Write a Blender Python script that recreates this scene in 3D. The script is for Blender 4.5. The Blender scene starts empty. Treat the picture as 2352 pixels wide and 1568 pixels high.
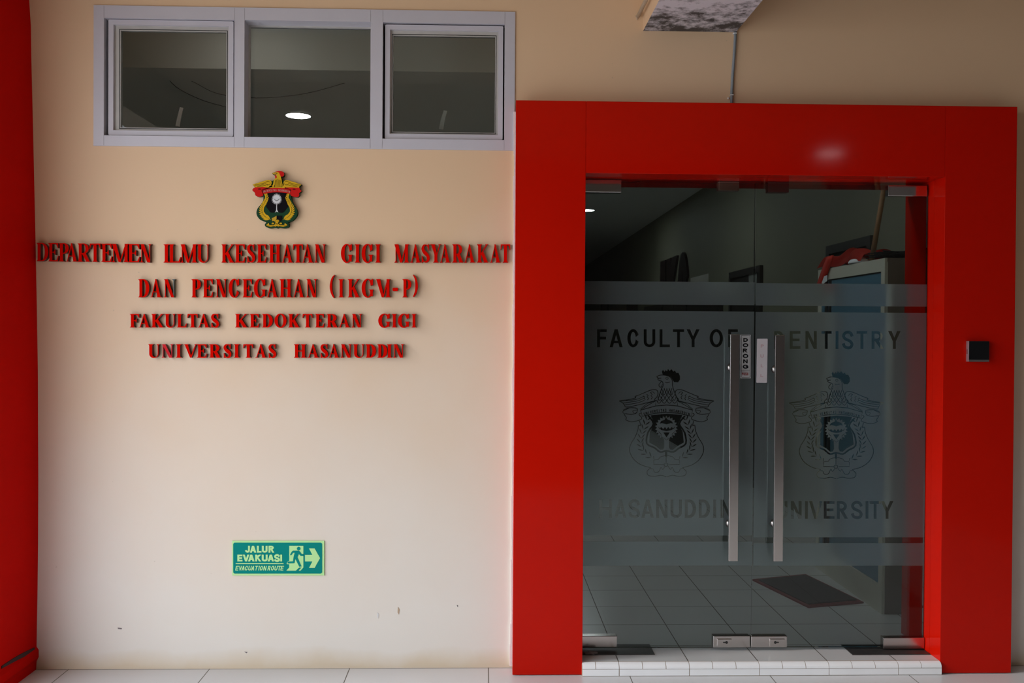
import bpy, bmesh, math, random
from mathutils import Vector, Matrix
from mathutils.geometry import delaunay_2d_cdt
random.seed(7)
SC = bpy.context.scene
C = SC.collection
# ------------------------------------------------------------------ camera
F_PX, YAW, PITCH, ROLL, CAMZ = 2148.65, .0285, -.0098, .0062, 1.4564
cy_, sy_, cp_, sp_, cr_, sr_ = math.cos(YAW), math.sin(YAW), math.cos(PITCH), math.sin(PITCH), math.cos(ROLL), math.sin(ROLL)
FV = Vector((sy_*cp_, cy_*cp_, sp_)); R0 = Vector((cy_, -sy_, 0)); U0 = R0.cross(FV)
RV = R0*cr_ + U0*sr_; UV = U0*cr_ - R0*sr_
CAM = Vector((0, 0, CAMZ))
cam = bpy.data.cameras.new('camera'); cam_o = bpy.data.objects.new('camera', cam); C.objects.link(cam_o)
cam.sensor_width = 36; cam.sensor_fit = 'HORIZONTAL'; cam.lens = F_PX/2352*36; cam.clip_start = .05; cam.clip_end = 300
m3 = Matrix((RV, UV, -FV)).transposed(); cam_o.matrix_world = Matrix.Translation(CAM) @ m3.to_4x4()
SC.camera = cam_o
SC.view_settings.view_transform = 'Standard'; SC.view_settings.look = 'None'; SC.view_settings.gamma = 1
SC.view_settings.use_curve_mapping = False
SC.view_settings.exposure = 0.0
SC.cycles.use_denoising = True
SC.cycles.max_bounces = 10; SC.cycles.transparent_max_bounces = 16
# ------------------------------------------------------------------ world: overcast daylight
SKY = 3.8
wd = bpy.data.worlds.new('overcast_sky'); SC.world = wd; wd.use_nodes = True
wn, wl = wd.node_tree.nodes, wd.node_tree.links
bg = wn['Background']; bg.inputs['Color'].default_value = (.90, .96, 1.04, 1); bg.inputs['Strength'].default_value = SKY
# hazy daylight coming in low from the open left side of the porch
SUN_E, SUN_DIR, SUN_ANGLE = 3.0, Vector((.91, .125, -.40)), 22
sun = bpy.data.lights.new('hazy_sun', 'SUN'); sun.energy = SUN_E; sun.angle = math.radians(SUN_ANGLE); sun.color = (1, .985, .96)
sun_o = bpy.data.objects.new('hazy_sun', sun); C.objects.link(sun_o); sun_o.location = (-4, -4, 6)
sun_o.rotation_euler = SUN_DIR.to_track_quat('-Z', 'Y').to_euler()

# ------------------------------------------------------------------ measured planes (metres, porch floor z = 0)
YF, YW, YG, YREV, YBACK = 3.954, 4.0507, 4.1075, 4.33, 4.25
ZUP = .0547
XF0, XF1, XO0, XO1 = .1233, 2.2726, .4204, 1.9621
ZFT, ZFO = .9792+CAMZ, .6757+CAMZ
XW0, XW1, ZW0, ZW1 = -1.675, .1205, .7843+CAMZ, 1.3812+CAMZ
XP = -1.925
TX, TY, YE, OX = .876, 4.4682, 3.964, .0219
XR = 2.45            # right wall of the corridor behind the door
ZCI = 3.10           # corridor ceiling
ZCP = 3.07           # porch ceiling

def ray(px, py): return FV*F_PX + RV*(px-1176) - UV*(py-784)
def onY(px, py, Y): d = ray(px, py); t = Y/d.y; return (t*d.x, CAMZ+t*d.z)
def onZ(px, py, Z): d = ray(px, py); t = (Z-CAMZ)/d.z; return (t*d.x, t*d.y)
def onX(px, py, X): d = ray(px, py); t = X/d.x; return (t*d.y, CAMZ+t*d.z)

# ------------------------------------------------------------------ materials
def new_mat(name):
    m = bpy.data.materials.new(name); m.use_nodes = True
    nt = m.node_tree; return m, nt.nodes, nt.links, nt.nodes['Principled BSDF'], nt.nodes['Material Output']
def plain(name, col, rough=.5, metal=0, spec=.5, coat=0, noise=0, nscale=12, emit=None):
    m, n, l, b, o = new_mat(name)
    b.inputs['Base Color'].default_value = (*col, 1); b.inputs['Roughness'].default_value = rough
    b.inputs['Metallic'].default_value = metal; b.inputs['Specular IOR Level'].default_value = spec
    b.inputs['Coat Weight'].default_value = coat
    if emit:
        b.inputs['Emission Color'].default_value = (*emit[0], 1); b.inputs['Emission Strength'].default_value = emit[1]
    if noise:
        tc = n.new('ShaderNodeTexCoord'); t = n.new('ShaderNodeTexNoise'); t.inputs['Scale'].default_value = nscale; t.inputs['Detail'].default_value = 6
        mx = n.new('ShaderNodeMix'); mx.data_type = 'RGBA'; mx.inputs[6].default_value = (*[c*(1-noise) for c in col], 1)
        mx.inputs[7].default_value = (*[min(1, c*(1+noise)) for c in col], 1)
        l.new(tc.outputs['Object'], t.inputs['Vector']); l.new(t.outputs['Fac'], mx.inputs[0]); l.new(mx.outputs[2], b.inputs['Base Color'])
    return m
def math_node(n, l, op, a, b=None, c=None):
    k = n.new('ShaderNodeMath'); k.operation = op
    for i, v in enumerate((a, b, c)):
        if v is None: continue
        if isinstance(v, (int, float)): k.inputs[i].default_value = v
        else: l.new(v, k.inputs[i])
    return k.outputs[0]
def mixrgb(n, l, fac, a, b):
    k = n.new('ShaderNodeMix'); k.data_type = 'RGBA'
    for i, v in ((0, fac), (6, a), (7, b)):
        if isinstance(v, tuple): k.inputs[i].default_value = (*v, 1) if len(v) == 3 else v
        elif isinstance(v, (int, float)): k.inputs[i].default_value = v
        else: l.new(v, k.inputs[i])
    return k.outputs[2]
def tile_mat(name, col, grout, x0, y0, size, width, rough, geo=True):
    m, n, l, b, o = new_mat(name)
    g = n.new('ShaderNodeNewGeometry'); s = n.new('ShaderNodeSeparateXYZ'); l.new(g.outputs['Position'], s.inputs[0])
    lines = []
    for out, off in ((s.outputs[0], x0), (s.outputs[1], y0)):
        u = math_node(n, l, 'ADD', math_node(n, l, 'DIVIDE', math_node(n, l, 'SUBTRACT', out, off), size), 100.5)
        fr = math_node(n, l, 'ABSOLUTE', math_node(n, l, 'SUBTRACT', math_node(n, l, 'FRACT', u), .5))
        lines.append(math_node(n, l, 'LESS_THAN', fr, width/2/size))
    fac = math_node(n, l, 'MAXIMUM', *lines)
    t = n.new('ShaderNodeTexNoise'); t.inputs['Scale'].default_value = 2.3; t.inputs['Detail'].default_value = 8
    l.new(g.outputs['Position'], t.inputs['Vector'])
    tint = mixrgb(n, l, t.outputs['Fac'], tuple(c*.9 for c in col), col)
    l.new(mixrgb(n, l, fac, tint, grout), b.inputs['Base Color'])
    l.new(math_node(n, l, 'ADD', math_node(n, l, 'MULTIPLY', fac, .5), rough), b.inputs['Roughness'])
    return m
RED = (.51, .006, .001)
M = {}
M['red_panel'] = plain('red_composite_panel', RED, .085, spec=.14, noise=.05, nscale=3)
M['red_paint'] = plain('red_wall_paint', (.58, .003, .001), .6, spec=.02, noise=.1, nscale=5)
M['red_letter'] = plain('red_acrylic', (.62, .004, .001), .5, spec=.0, noise=.06, nscale=30)
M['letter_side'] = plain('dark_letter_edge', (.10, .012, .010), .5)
M['letter_worn'] = plain('faded_red_acrylic', (.58, .022, .03), .5, spec=.02)
M['letter_bare'] = plain('bare_green_acrylic', (.02, .035, .022), .3)
M['white_frame'] = plain('white_powder_coat', (.54, .515, .56), .4, noise=.04, nscale=8)
M['bead'] = plain('dirty_white_bead', (.45, .42, .39), .5, noise=.12, nscale=20)
M['gasket'] = plain('black_gasket', (.015, .015, .014), .6)
M['steel'] = plain('brushed_steel', (.62, .58, .56), .22, metal=1)
M['chrome'] = plain('polished_steel', (.75, .72, .70), .10, metal=1)
M['standoff'] = plain('dull_steel', (.30, .28, .27), .30, metal=1)
M['plate'] = plain('dark_steel_plate', (.07, .065, .062), .38, metal=.6, noise=.35, nscale=25)
M['grey_conduit'] = plain('grey_conduit', (.24, .26, .28), .5)
M['white_plastic'] = plain('white_plastic', (.72, .70, .68), .45)
M['pvc'] = plain('aged_pvc', (.50, .42, .32), .5, noise=.2, nscale=20)
M['black'] = plain('black_gloss', (.006, .006, .007), .18)
M['sealant'] = plain('white_sealant', (.80, .76, .74), .6, noise=.1, nscale=30)
M['grout'] = plain('sandy_grout', (.36, .27, .19), .8)
M['step_tile'] = plain('white_step_tile', (.88, .88, .89), .18, noise=.05, nscale=6)
M['tile_in'] = tile_mat('white_tiles_small', (.66, .67, .67), (.10, .09, .075), TX, TY, .3, .0045, .22)
M['tile_out'] = tile_mat('white_tiles_large', (.69, .70, .715), (.12, .11, .09), OX, YW-.005, .6, .004, .25)
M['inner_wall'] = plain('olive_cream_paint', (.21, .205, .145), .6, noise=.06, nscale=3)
M['inner_ceiling'] = plain('grey_ceiling', (.72, .71, .66), .7)
M['porch_ceiling'] = plain('porch_ceiling_paint', (.40, .30, .19), .7)
M['dark_wood'] = plain('dark_brown_wood', (.020, .017, .014), .45, noise=.3, nscale=9)
M['dark_sign'] = plain('dark_maroon_acrylic', (.018, .010, .010), .4)
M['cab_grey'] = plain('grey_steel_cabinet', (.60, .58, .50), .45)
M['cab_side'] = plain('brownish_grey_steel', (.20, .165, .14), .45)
M['cab_blue'] = plain('blue_glass_door', (.12, .23, .32), .12)
M['red_cloth'] = plain('red_cloth', (.50, .025, .012), .8, noise=.25, nscale=9)
M['white_cloth'] = plain('white_cloth', (.75, .75, .80), .8)
M['bamboo'] = plain('varnished_wood', (.22, .12, .055), .45, noise=.25, nscale=14)
M['bristle'] = plain('black_fibre', (.012, .012, .015), .7)
M['mat_dark'] = plain('charcoal_mat', (.035, .033, .032), .95, noise=.35, nscale=90)
M['mat_red'] = plain('maroon_rubber', (.14, .012, .014), .7)
M['ext'] = plain('courtyard_concrete', (.42, .40, .36), .8, noise=.15, nscale=1.5)
M['slate'] = plain('dark_slate_paint', (.07, .065, .06), .8)
M['far_green'] = plain('hedge_green', (.05, .09, .03), .9, noise=.3, nscale=3)
M['lamp_on'] = plain('lit_diffuser', (.9, .9, .9), .5, emit=((.90, .97, 1), 70))
M['lamp_fill'] = plain('fill_diffuser', (.9, .9, .9), .5, emit=((1, .97, .92), 8))
M['lamp_warm'] = plain('lit_porch_diffuser', (.9, .9, .9), .5, emit=((1, .90, .95), 22))
M['rag'] = plain('grey_rag', (.18, .15, .15), .9, noise=.3, nscale=30)

def wall_paint():
    m, n, l, b, o = new_mat('cream_wall_paint')
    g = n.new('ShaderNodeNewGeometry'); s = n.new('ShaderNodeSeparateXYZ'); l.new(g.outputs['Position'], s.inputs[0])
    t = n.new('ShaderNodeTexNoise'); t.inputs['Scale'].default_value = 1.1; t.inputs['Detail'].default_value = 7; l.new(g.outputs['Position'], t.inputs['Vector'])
    # peach coat; brighter light low on the wall painted in as paler colour, patchy boundary
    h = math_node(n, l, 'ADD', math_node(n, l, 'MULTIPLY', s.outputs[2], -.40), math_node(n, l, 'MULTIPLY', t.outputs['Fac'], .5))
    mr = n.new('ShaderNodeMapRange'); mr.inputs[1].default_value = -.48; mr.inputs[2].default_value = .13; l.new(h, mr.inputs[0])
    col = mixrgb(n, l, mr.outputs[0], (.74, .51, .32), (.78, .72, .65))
    # ochre damp stain along the foot of the wall
    t2 = n.new('ShaderNodeTexNoise'); t2.inputs['Scale'].default_value = 5; t2.inputs['Detail'].default_value = 9; l.new(g.outputs['Position'], t2.inputs['Vector'])
    st = math_node(n, l, 'SUBTRACT', math_node(n, l, 'MULTIPLY', t2.outputs['Fac'], .11), s.outputs[2])
    mr2 = n.new('ShaderNodeMapRange'); mr2.inputs[1].default_value = -.03; mr2.inputs[2].default_value = .05; mr2.inputs[4].default_value = .55; l.new(st, mr2.inputs[0])
    col = mixrgb(n, l, mr2.outputs[0], col, (.60, .43, .22))
    # small scuffs
    t3 = n.new('ShaderNodeTexNoise'); t3.inputs['Scale'].default_value = 38; t3.inputs['Detail'].default_value = 2; l.new(g.outputs['Position'], t3.inputs['Vector'])
    mr3 = n.new('ShaderNodeMapRange'); mr3.inputs[1].default_value = .77; mr3.inputs[2].default_value = .80; mr3.inputs[4].default_value = .35; l.new(t3.outputs['Fac'], mr3.inputs[0])
    col = mixrgb(n, l, mr3.outputs[0], col, (.42, .34, .25))
    l.new(col, b.inputs['Base Color']); b.inputs['Roughness'].default_value = .55; b.inputs['Specular IOR Level'].default_value = .3
    bp = n.new('ShaderNodeBump'); bp.inputs['Strength'].default_value = .12; bp.inputs['Distance'].default_value = .01
    t4 = n.new('ShaderNodeTexNoise'); t4.inputs['Scale'].default_value = 4; t4.inputs['Detail'].default_value = 5; l.new(g.outputs['Position'], t4.inputs['Vector'])
    l.new(t4.outputs['Fac'], bp.inputs['Height']); l.new(bp.outputs[0], b.inputs['Normal'])
    return m
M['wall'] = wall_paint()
def mould():
    m, n, l, b, o = new_mat('mouldy_white_paint')
    g = n.new('ShaderNodeNewGeometry'); s = n.new('ShaderNodeSeparateXYZ'); l.new(g.outputs['Position'], s.inputs[0])
    t = n.new('ShaderNodeTexNoise'); t.inputs['Scale'].default_value = 13; t.inputs['Detail'].default_value = 12; t.inputs['Roughness'].default_value = .72
    l.new(g.outputs['Position'], t.inputs['Vector'])
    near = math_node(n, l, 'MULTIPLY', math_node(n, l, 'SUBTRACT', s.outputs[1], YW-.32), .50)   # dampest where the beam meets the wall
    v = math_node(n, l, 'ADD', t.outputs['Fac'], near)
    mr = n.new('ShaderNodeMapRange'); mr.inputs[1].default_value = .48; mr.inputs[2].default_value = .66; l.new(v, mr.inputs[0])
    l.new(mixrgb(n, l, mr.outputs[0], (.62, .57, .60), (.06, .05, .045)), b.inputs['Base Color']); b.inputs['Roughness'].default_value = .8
    return m
M['mould'] = mould()
def glass(name, tint, ior=1.45, rough=0.0):
    m, n, l, b, o = new_mat(name); n.remove(b)
    tr = n.new('ShaderNodeBsdfTransparent'); tr.inputs[0].default_value = (*tint, 1)
    gl = n.new('ShaderNodeBsdfGlossy'); gl.inputs['Roughness'].default_value = rough
    fr = n.new('ShaderNodeFresnel'); fr.inputs[0].default_value = ior
    mx = n.new('ShaderNodeMixShader'); l.new(fr.outputs[0], mx.inputs[0]); l.new(tr.outputs[0], mx.inputs[1]); l.new(gl.outputs[0], mx.inputs[2])
    l.new(mx.outputs[0], o.inputs[0]); return m
M['glass'] = glass('clear_door_glass', (.86, .90, .885))
M['win_glass'] = glass('dusty_window_glass', (.86, .88, .86))
def film():
    m, n, l, b, o = new_mat('frosted_film'); n.remove(b)
    rf = n.new('ShaderNodeBsdfRefraction'); rf.inputs['Roughness'].default_value = .42; rf.inputs['IOR'].default_value = 1.12; rf.inputs[0].default_value = (.80, .86, .88, 1)
    df = n.new('ShaderNodeBsdfDiffuse'); df.inputs[0].default_value = (.72, .84, .86, 1)
    mx = n.new('ShaderNodeMixShader'); mx.inputs[0].default_value = .075
    l.new(rf.outputs[0], mx.inputs[1]); l.new(df.outputs[0], mx.inputs[2]); l.new(mx.outputs[0], o.inputs[0]); return m
M['film'] = film()
for k, c in dict(crest_green=(.012, .05, .022), crest_black=(.006, .005, .006), crest_yellow=(.62, .36, .015), crest_gold=(.50, .30, .03),
                 crest_red=(.55, .012, .010), crest_white=(.62, .62, .62), crest_pink=(.62, .22, .20), crest_dark=(.05, .035, .01),
                 sign_teal=(.004, .235, .205), sign_lime=(.50, .82, .36), sticker=(.40, .40, .41), sticker_black=(.01, .01, .012),
                 sticker_red=(.22, .03, .03), pull_white=(.50, .46, .48), pull_red=(.42, .28, .29), pipe_end=(.5, .36, .25)).items():
    M[k] = plain(k, c, .5, spec=.04)

# ------------------------------------------------------------------ mesh helpers
ROOTLOC = {}
def link(name, bm, mats, parent=None, loc=None, smooth=False):
    """one mesh object; vertices of bm are in world coordinates"""
    base = ROOTLOC[parent.name] if parent is not None else None
    if parent is None:
        vs = [v.co for v in bm.verts]
        lo = Vector((min(v.x for v in vs), min(v.y for v in vs), min(v.z for v in vs))); hi = Vector((max(v.x for v in vs), max(v.y for v in vs), max(v.z for v in vs)))
        base = loc if loc is not None else Vector(((lo.x+hi.x)/2, (lo.y+hi.y)/2, lo.z))
    for v in bm.verts: v.co -= base
    bmesh.ops.recalc_face_normals(bm, faces=bm.faces)
    me = bpy.data.meshes.new(name); bm.to_mesh(me); bm.free()
    for mt in (mats if isinstance(mats, (list, tuple)) else [mats]): me.materials.append(mt)
    if smooth:
        for p in me.polygons: p.use_smooth = True
    o = bpy.data.objects.new(name, me); C.objects.link(o)
    if parent is not None: o.parent = parent; ROOTLOC[o.name] = base
    else: o.location = base; ROOTLOC[o.name] = base
    return o
def tag(o, label=None, cat=None, group=None, kind=None):
    for k, v in (('label', label), ('category', cat), ('group', group), ('kind', kind)):
        if v: o[k] = v
    return o
def thing(name, loc, label, cat, group=None, kind=None):
    o = bpy.data.objects.new(name, None); C.objects.link(o); o.location = loc; o.empty_display_size = .1
    ROOTLOC[o.name] = Vector(loc); return tag(o, label, cat, group, kind)
def box(bm, x0, x1, y0, y1, z0, z1, mi=0, bev=0):
    vs = [bm.verts.new((x, y, z)) for x in (x0, x1) for y in (y0, y1) for z in (z0, z1)]
    fs = [bm.faces.new([vs[i] for i in q]) for q in ((0, 1, 3, 2), (4, 6, 7, 5), (0, 4, 5, 1), (2, 3, 7, 6), (0, 2, 6, 4), (1, 5, 7, 3))]
    for f in fs: f.material_index = mi
    if bev:
        es = list({e for f in fs for e in f.edges})
        bmesh.ops.bevel(bm, geom=es, offset=bev, segments=2, profile=.5, affect='EDGES')
    return bm
def B(*a, **k): return box(bmesh.new(), *a, **k)
def tube(bm, pts, r, seg=10, cap=True):
    pts = [Vector(p) for p in pts]; rings = []
    for i, p in enumerate(pts):
        d = (pts[min(i+1, len(pts)-1)] - pts[max(i-1, 0)]).normalized()
        a = d.orthogonal().normalized() if i == 0 else (a - d*a.dot(d)).normalized()
        b = d.cross(a); rr = r[i] if isinstance(r, (list, tuple)) else r
        rings.append([bm.verts.new(p + (a*math.cos(2*math.pi*k/seg) + b*math.sin(2*math.pi*k/seg))*rr) for k in range(seg)])
    for q, w in zip(rings, rings[1:]):
        for k in range(seg): bm.faces.new((q[k], q[(k+1) % seg], w[(k+1) % seg], w[k]))
    if cap: bm.faces.new(rings[0][::-1]); bm.faces.new(rings[-1])
    return bm
def inside(poly, x, y):
    w = 0; n = len(poly); x1, y1 = poly[-1]
    for x2, y2 in poly:
        if (y1 <= y) != (y2 <= y):
            s = (x2-x1)*(y-y1) - (x-x1)*(y2-y1)
            if y1 <= y and s > 0: w += 1
            elif y1 > y and s < 0: w -= 1
        x1, y1 = x2, y2
    return w != 0
def region(shapes):
    """shapes: list of (polygon, add?) painted in order -> (verts2d, triangles) of what stays filled"""
    V, E = [], []
    boxes = []
    for poly, add in shapes:
        b = len(V); n = len(poly); V += [Vector(p) for p in poly]; E += [(b+i, b+(i+1) % n) for i in range(n)]
        xs = [p[0] for p in poly]; ys = [p[1] for p in poly]; boxes.append((min(xs), max(xs), min(ys), max(ys)))
    v, e, f = delaunay_2d_cdt(V, E, [], 0, 1e-7)[:3]
    keep = []
    for t in f:
        cx = sum(v[i].x for i in t)/len(t); cy = sum(v[i].y for i in t)/len(t); st = False
        for (poly, add), bb in zip(reversed(shapes), reversed(boxes)):
            if bb[0] <= cx <= bb[1] and bb[2] <= cy <= bb[3] and inside(poly, cx, cy): st = add; break
        if st: keep.append(t)
    return v, keep
def plate(bm, shapes, mapf, front, back=None, mf=0, ms=0):
    """filled region as a solid: mapf(x,y)->(a,b); front(a,b)/back(a,b)-> 3D"""
    v, ts = region(shapes)
    used = sorted({i for t in ts for i in t}); ab = {i: mapf(v[i].x, v[i].y) for i in used}
    fv = {i: bm.verts.new(front(*ab[i])) for i in used}
    cnt = {}
    for t in ts:
        fc = bm.faces.new([fv[i] for i in t]); fc.material_index = mf
        for a, b in zip(t, list(t[1:])+[t[0]]): cnt.setdefault(frozenset((a, b)), []).append((a, b))
    if back:
        bv = {i: bm.verts.new(back(*ab[i])) for i in used}
        for t in ts: bm.faces.new([bv[i] for i in reversed(t)]).material_index = ms
        for k, es in cnt.items():
            if len(es) == 1:
                a, b = es[0]; bm.faces.new((fv[b], fv[a], bv[a], bv[b])).material_index = ms
    return bm
def yplate(bm, shapes, Y, th, pix=True, mf=0, ms=0):
    mapf = (lambda x, y: onY(x, y, Y)) if pix else (lambda x, y: (x, y))
    return plate(bm, shapes, mapf, lambda a, b: (a, Y, b), (lambda a, b: (a, Y+th, b)) if th else None, mf, ms)
def rect(x0, y0, x1, y1): return [(x0, y0), (x1, y0), (x1, y1), (x0, y1)]
def rrect(x0, y0, x1, y1, r, n=6):
    p = []
    for cx, cy, a0 in ((x1-r, y1-r, 0), (x0+r, y1-r, 90), (x0+r, y0+r, 180), (x1-r, y0+r, 270)):
        p += [(cx+r*math.cos(math.radians(a0+90*i/n)), cy+r*math.sin(math.radians(a0+90*i/n))) for i in range(n+1)]
    return p
def ell(cx, cy, rx, ry, n=28, a0=0, a1=360):
    k = n if a1-a0 == 360 else n+1
    return [(cx+rx*math.cos(math.radians(a0+(a1-a0)*i/n)), cy+ry*math.sin(math.radians(a0+(a1-a0)*i/n))) for i in range(k)]
def smooth_path(p, n=5):
    out = []
    for i in range(len(p)-1):
        a, b, c, d = p[max(i-1, 0)], p[i], p[i+1], p[min(i+2, len(p)-1)]
        for k in range(n):
            t = k/n
            out.append(tuple(.5*(2*b[j]+(c[j]-a[j])*t+(2*a[j]-5*b[j]+4*c[j]-d[j])*t*t+(3*b[j]-a[j]-3*c[j]+d[j])*t**3) for j in range(len(b))))
    out.append(tuple(p[-1])); return out
def soft(p, n=3):
    q = smooth_path([p[-1]]+list(p)+[p[0], p[1]], n); return q[n:-n-1]
def stroke(p, w, sm=5):
    """polyline with width w (number or per-point list) -> polygon"""
    q = [(x[0], x[1], (w[i] if isinstance(w, (list, tuple)) else w)) for i, x in enumerate(p)]
    if sm and len(q) > 2: q = smooth_path(q, sm)
    L, Rr = [], []
    for i, (x, y, ww) in enumerate(q):
        x0, y0 = q[max(i-1, 0)][:2]; x1, y1 = q[min(i+1, len(q)-1)][:2]
        dx, dy = x1-x0, y1-y0; d = math.hypot(dx, dy) or 1; nx, ny = -dy/d*ww/2, dx/d*ww/2
        L.append((x+nx, y+ny)); Rr.append((x-nx, y-ny))
    return L + Rr[::-1]

# ------------------------------------------------------------------ capital letters, drawn stroke by stroke (y up, baseline 0)
def glyph(c, w, h, s, t, sf):
    """s thick stroke, t thin stroke, sf serif length (0 = sans)"""
    o = []; th = t*.85
    def P(p, add=True): o.append((p, add))
    def st(x, k, top=(1, 1), bot=(1, 1), y0=0, y1=None):
        y1 = h if y1 is None else y1
        if not sf: return P(rect(x, y0, x+k, y1))
        a, b = sf*bot[0], sf*bot[1]; cc, d = sf*top[0], sf*top[1]; br = min(h*.07, 2.2*th)
        p = []
        p += [(x-a, y0), (x+k+b, y0)] if (a or b) else [(x, y0), (x+k, y0)]
        if b: p += [(x+k+b, y0+th*.7), (x+k+b*.3, y0+th*1.1), (x+k, y0+th+br)]
        if d: p += [(x+k, y1-th-br), (x+k+d*.3, y1-th*1.1), (x+k+d, y1-th*.7), (x+k+d, y1)]
        else: p += [(x+k, y1)]
        if cc: p += [(x-cc, y1), (x-cc, y1-th*.7), (x-cc*.3, y1-th*1.1), (x, y1-th-br)]
        else: p += [(x, y1)]
        if a: p += [(x, y0+th+br), (x-a*.3, y0+th*1.1), (x-a, y0+th*.7)]
        P(p)
    def ser(xa, xb, y):   # small horizontal serif
        if sf: P(rect(xa, y-(th*.8 if y > 0 else 0), xb, y+(0 if y > 0 else th*.8)))
    def armb():
        P([(x, 0), (w*.93, 0), (w, .30*h), (w*.95, .30*h), (w*.80, t*1.5), (x, t*1.2)] if sf else rect(x, 0, w, t))
    def armt():
        P([(x, h), (w*.95, h), (w*.97, .72*h), (w*.92, .72*h), (w*.76, h-t*1.5), (x, h-t*1.2)] if sf else rect(x, h-t, w, h))
    def armm(k=.62):
        P(rect(x, .5*h-t*.5, w*k, .5*h+t*.5) if sf else rect(x, .5*h-t*.45, w*.92, .5*h+t*.55))
        if sf: P([(w*k-.10*w, .5*h), (w*k+.03*w, .36*h), (w*k+.07*w, .36*h), (w*k+.07*w, .66*h), (w*k+.03*w, .66*h)])
    x = sf
    if c == 'I': st((w-s)/2, s)
    elif c == 'L': st(x, s, bot=(1, 0)); armb()
    elif c == 'E': st(x, s, top=(1, 0), bot=(1, 0)); armb(); armt(); armm()
    elif c == 'F': st(x, s, top=(1, 0)); armt(); armm()
    elif c == 'T':
        P([(.03*w, h), (.97*w, h), (w, .70*h), (.95*w, .70*h), (.84*w, h-t*1.5), (.16*w, h-t*1.5), (.05*w, .70*h), (0, .70*h)] if sf else rect(0, h-t, w, h))
        st((w-s)/2, s, top=(0, 0))
    elif c == 'H': st(x, s); st(w-x-s, s); P(rect(x, .5*h-t*.55, w-x, .5*h+t*.55))
    elif c == 'N':
        k = t if sf else s
        if sf:
            P([(0, h), (x+s*.9, h), (w-x, 0), (w-x-s*1.0, 0), (x*.7, h*.955)])
        else: P([(0, h), (s*1.05, h), (w, 0), (w-s*1.05, 0)])
        st(x, k, top=(0, 0)); st(w-x-k, k, bot=(0, 0))
    elif c == 'M':
        k = t if sf else s; m = w*.46
        P([(0 if sf else x, h), (x+s*1.0, h), (m+s*.42, 0), (m-s*.38, 0)])
        P([(m-t*.2, 0), (m+t*1.2, 0), (w-x-s*.3, h), (w-x-s*.3-t*1.7, h)])
        st(x, k, top=(0, 0)); st(w-x-s, s, top=(0, 1))
    elif c == 'A':
        k = t if sf else s
        P([(w*.42, h), (w*.53, h), (w-x*.8, 0), (w-x*.8-s*1.15, 0)] if sf else [(w/2-s*.55, h), (w/2+s*.55, h), (w, 0), (w-s*1.05, 0)])
        P([(x*.9, 0), (x*.9+k*1.1, 0), (w*.52, h*.93), (w*.46, h)] if sf else [(0, 0), (s*1.05, 0), (w/2+s*.55, h), (w/2-s*.55, h)])
        P(rect(w*.27, .30*h-t*.5, w*.68, .30*h+t*.5) if sf else rect(w*.2, .22*h, w*.8, .22*h+t*.9))
        ser(0, x*1.8+t, 0); ser(w-x*1.4-s*1.2, w, 0)
    elif c == 'V':
        P([(x*.8, h), (x*.8+s*1.15, h), (w*.58, 0), (w*.47, 0)] if sf else [(0, h), (s*1.05, h), (w/2+s*.5, 0), (w/2-s*.5, 0)])
        P([(w-x*.9-t*1.1, h), (w-x*.9, h), (w*.58, 0), (w*.50, .06*h)] if sf else [(w-s*1.05, h), (w, h), (w/2+s*.5, 0), (w/2-s*.5, 0)])
        ser(0, x*1.4+s*1.2, h); ser(w-x*1.9-t, w, h)
    elif c == 'Y':
        k = t if sf else s
        P([(x*.8, h), (x*.8+s*1.2, h), (w*.5+s*.5, .42*h), (w*.5-s*.5, .42*h)]); P([(w-x*.8-k*1.2, h), (w-x*.8, h), (w*.5+s*.5, .42*h), (w*.5+s*.5-k, .42*h)])
        st((w-s)/2, s, top=(0, 0), y1=.47*h); ser(0, x*1.4+s*1.2, h); ser(w-x*1.9-t, w, h)
    elif c == 'K':
        k = t if sf else s
        P([(x+s*.8, .36*h), (x+s*.8, .36*h+k*1.7), (w-x*1.0-k*1.2, h), (w-x*.6, h)])
        P([(x+s*.95, .50*h), (x+s*.95+.18*w, .66*h), (w-x*.4, 0), (w-x*.4-s*1.2, 0)])
        st(x, s); ser(w-x*2.2-t, w, h); ser(w-x*1.2-s*1.2, w, 0)
    elif c == 'U':
        k = t if sf else s; b = .30*h; xl, xr = x*.8, w-x*.8
        P(ell((xl+xr)/2, b, (xr-xl)/2, b, 20, 180, 360)); P(ell((xl+s+xr-k)/2, b+.001, (xr-k-xl-s)/2, b-(t*1.3 if sf else s*.95), 20, 180, 360)+[(xr-k, b+.2), (xl+s, b+.2)], False)
        st(xl, s, bot=(0, 0), y0=b, top=(.8, 1)); st(xr-k, k, bot=(0, 0), y0=b, top=(1, .8))
    elif c == 'J':
        b = .33*h; P(ell(w/2, b, w/2, b, 20, 180, 360)); P(ell(w/2, b, w/2-s, b-s*.9, 20, 180, 360), False)
        P(rect(0, b-.001, w-s, b+.01), False); P(rect(w-s, b-.01, w, h)); P(rect(0, b-.03*h, s, b+.02*h))
    elif c == 'D':
        rx = (w-x)*.60; cx = w-rx
        P([(x, 0), (cx, 0)]+ell(cx, h/2, rx, h/2, 20, -90, 90)+[(x, h)])
        k = s*1.1; P([(x+s, t), (cx-k*.2, t)]+ell(cx-k*.2, h/2, max(rx-k*.9, .1*w), h/2-t, 20, -90, 90)+[(x+s, h-t)], False)
        st(x, s, top=(1, 0), bot=(1, 0))
    elif c in 'PR':
        y0 = .43*h; ww = w if c == 'P' else w*.90; rx = (ww-x)*.52; cx = ww-rx; cy = (h+y0)/2; ry = (h-y0)/2
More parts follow.
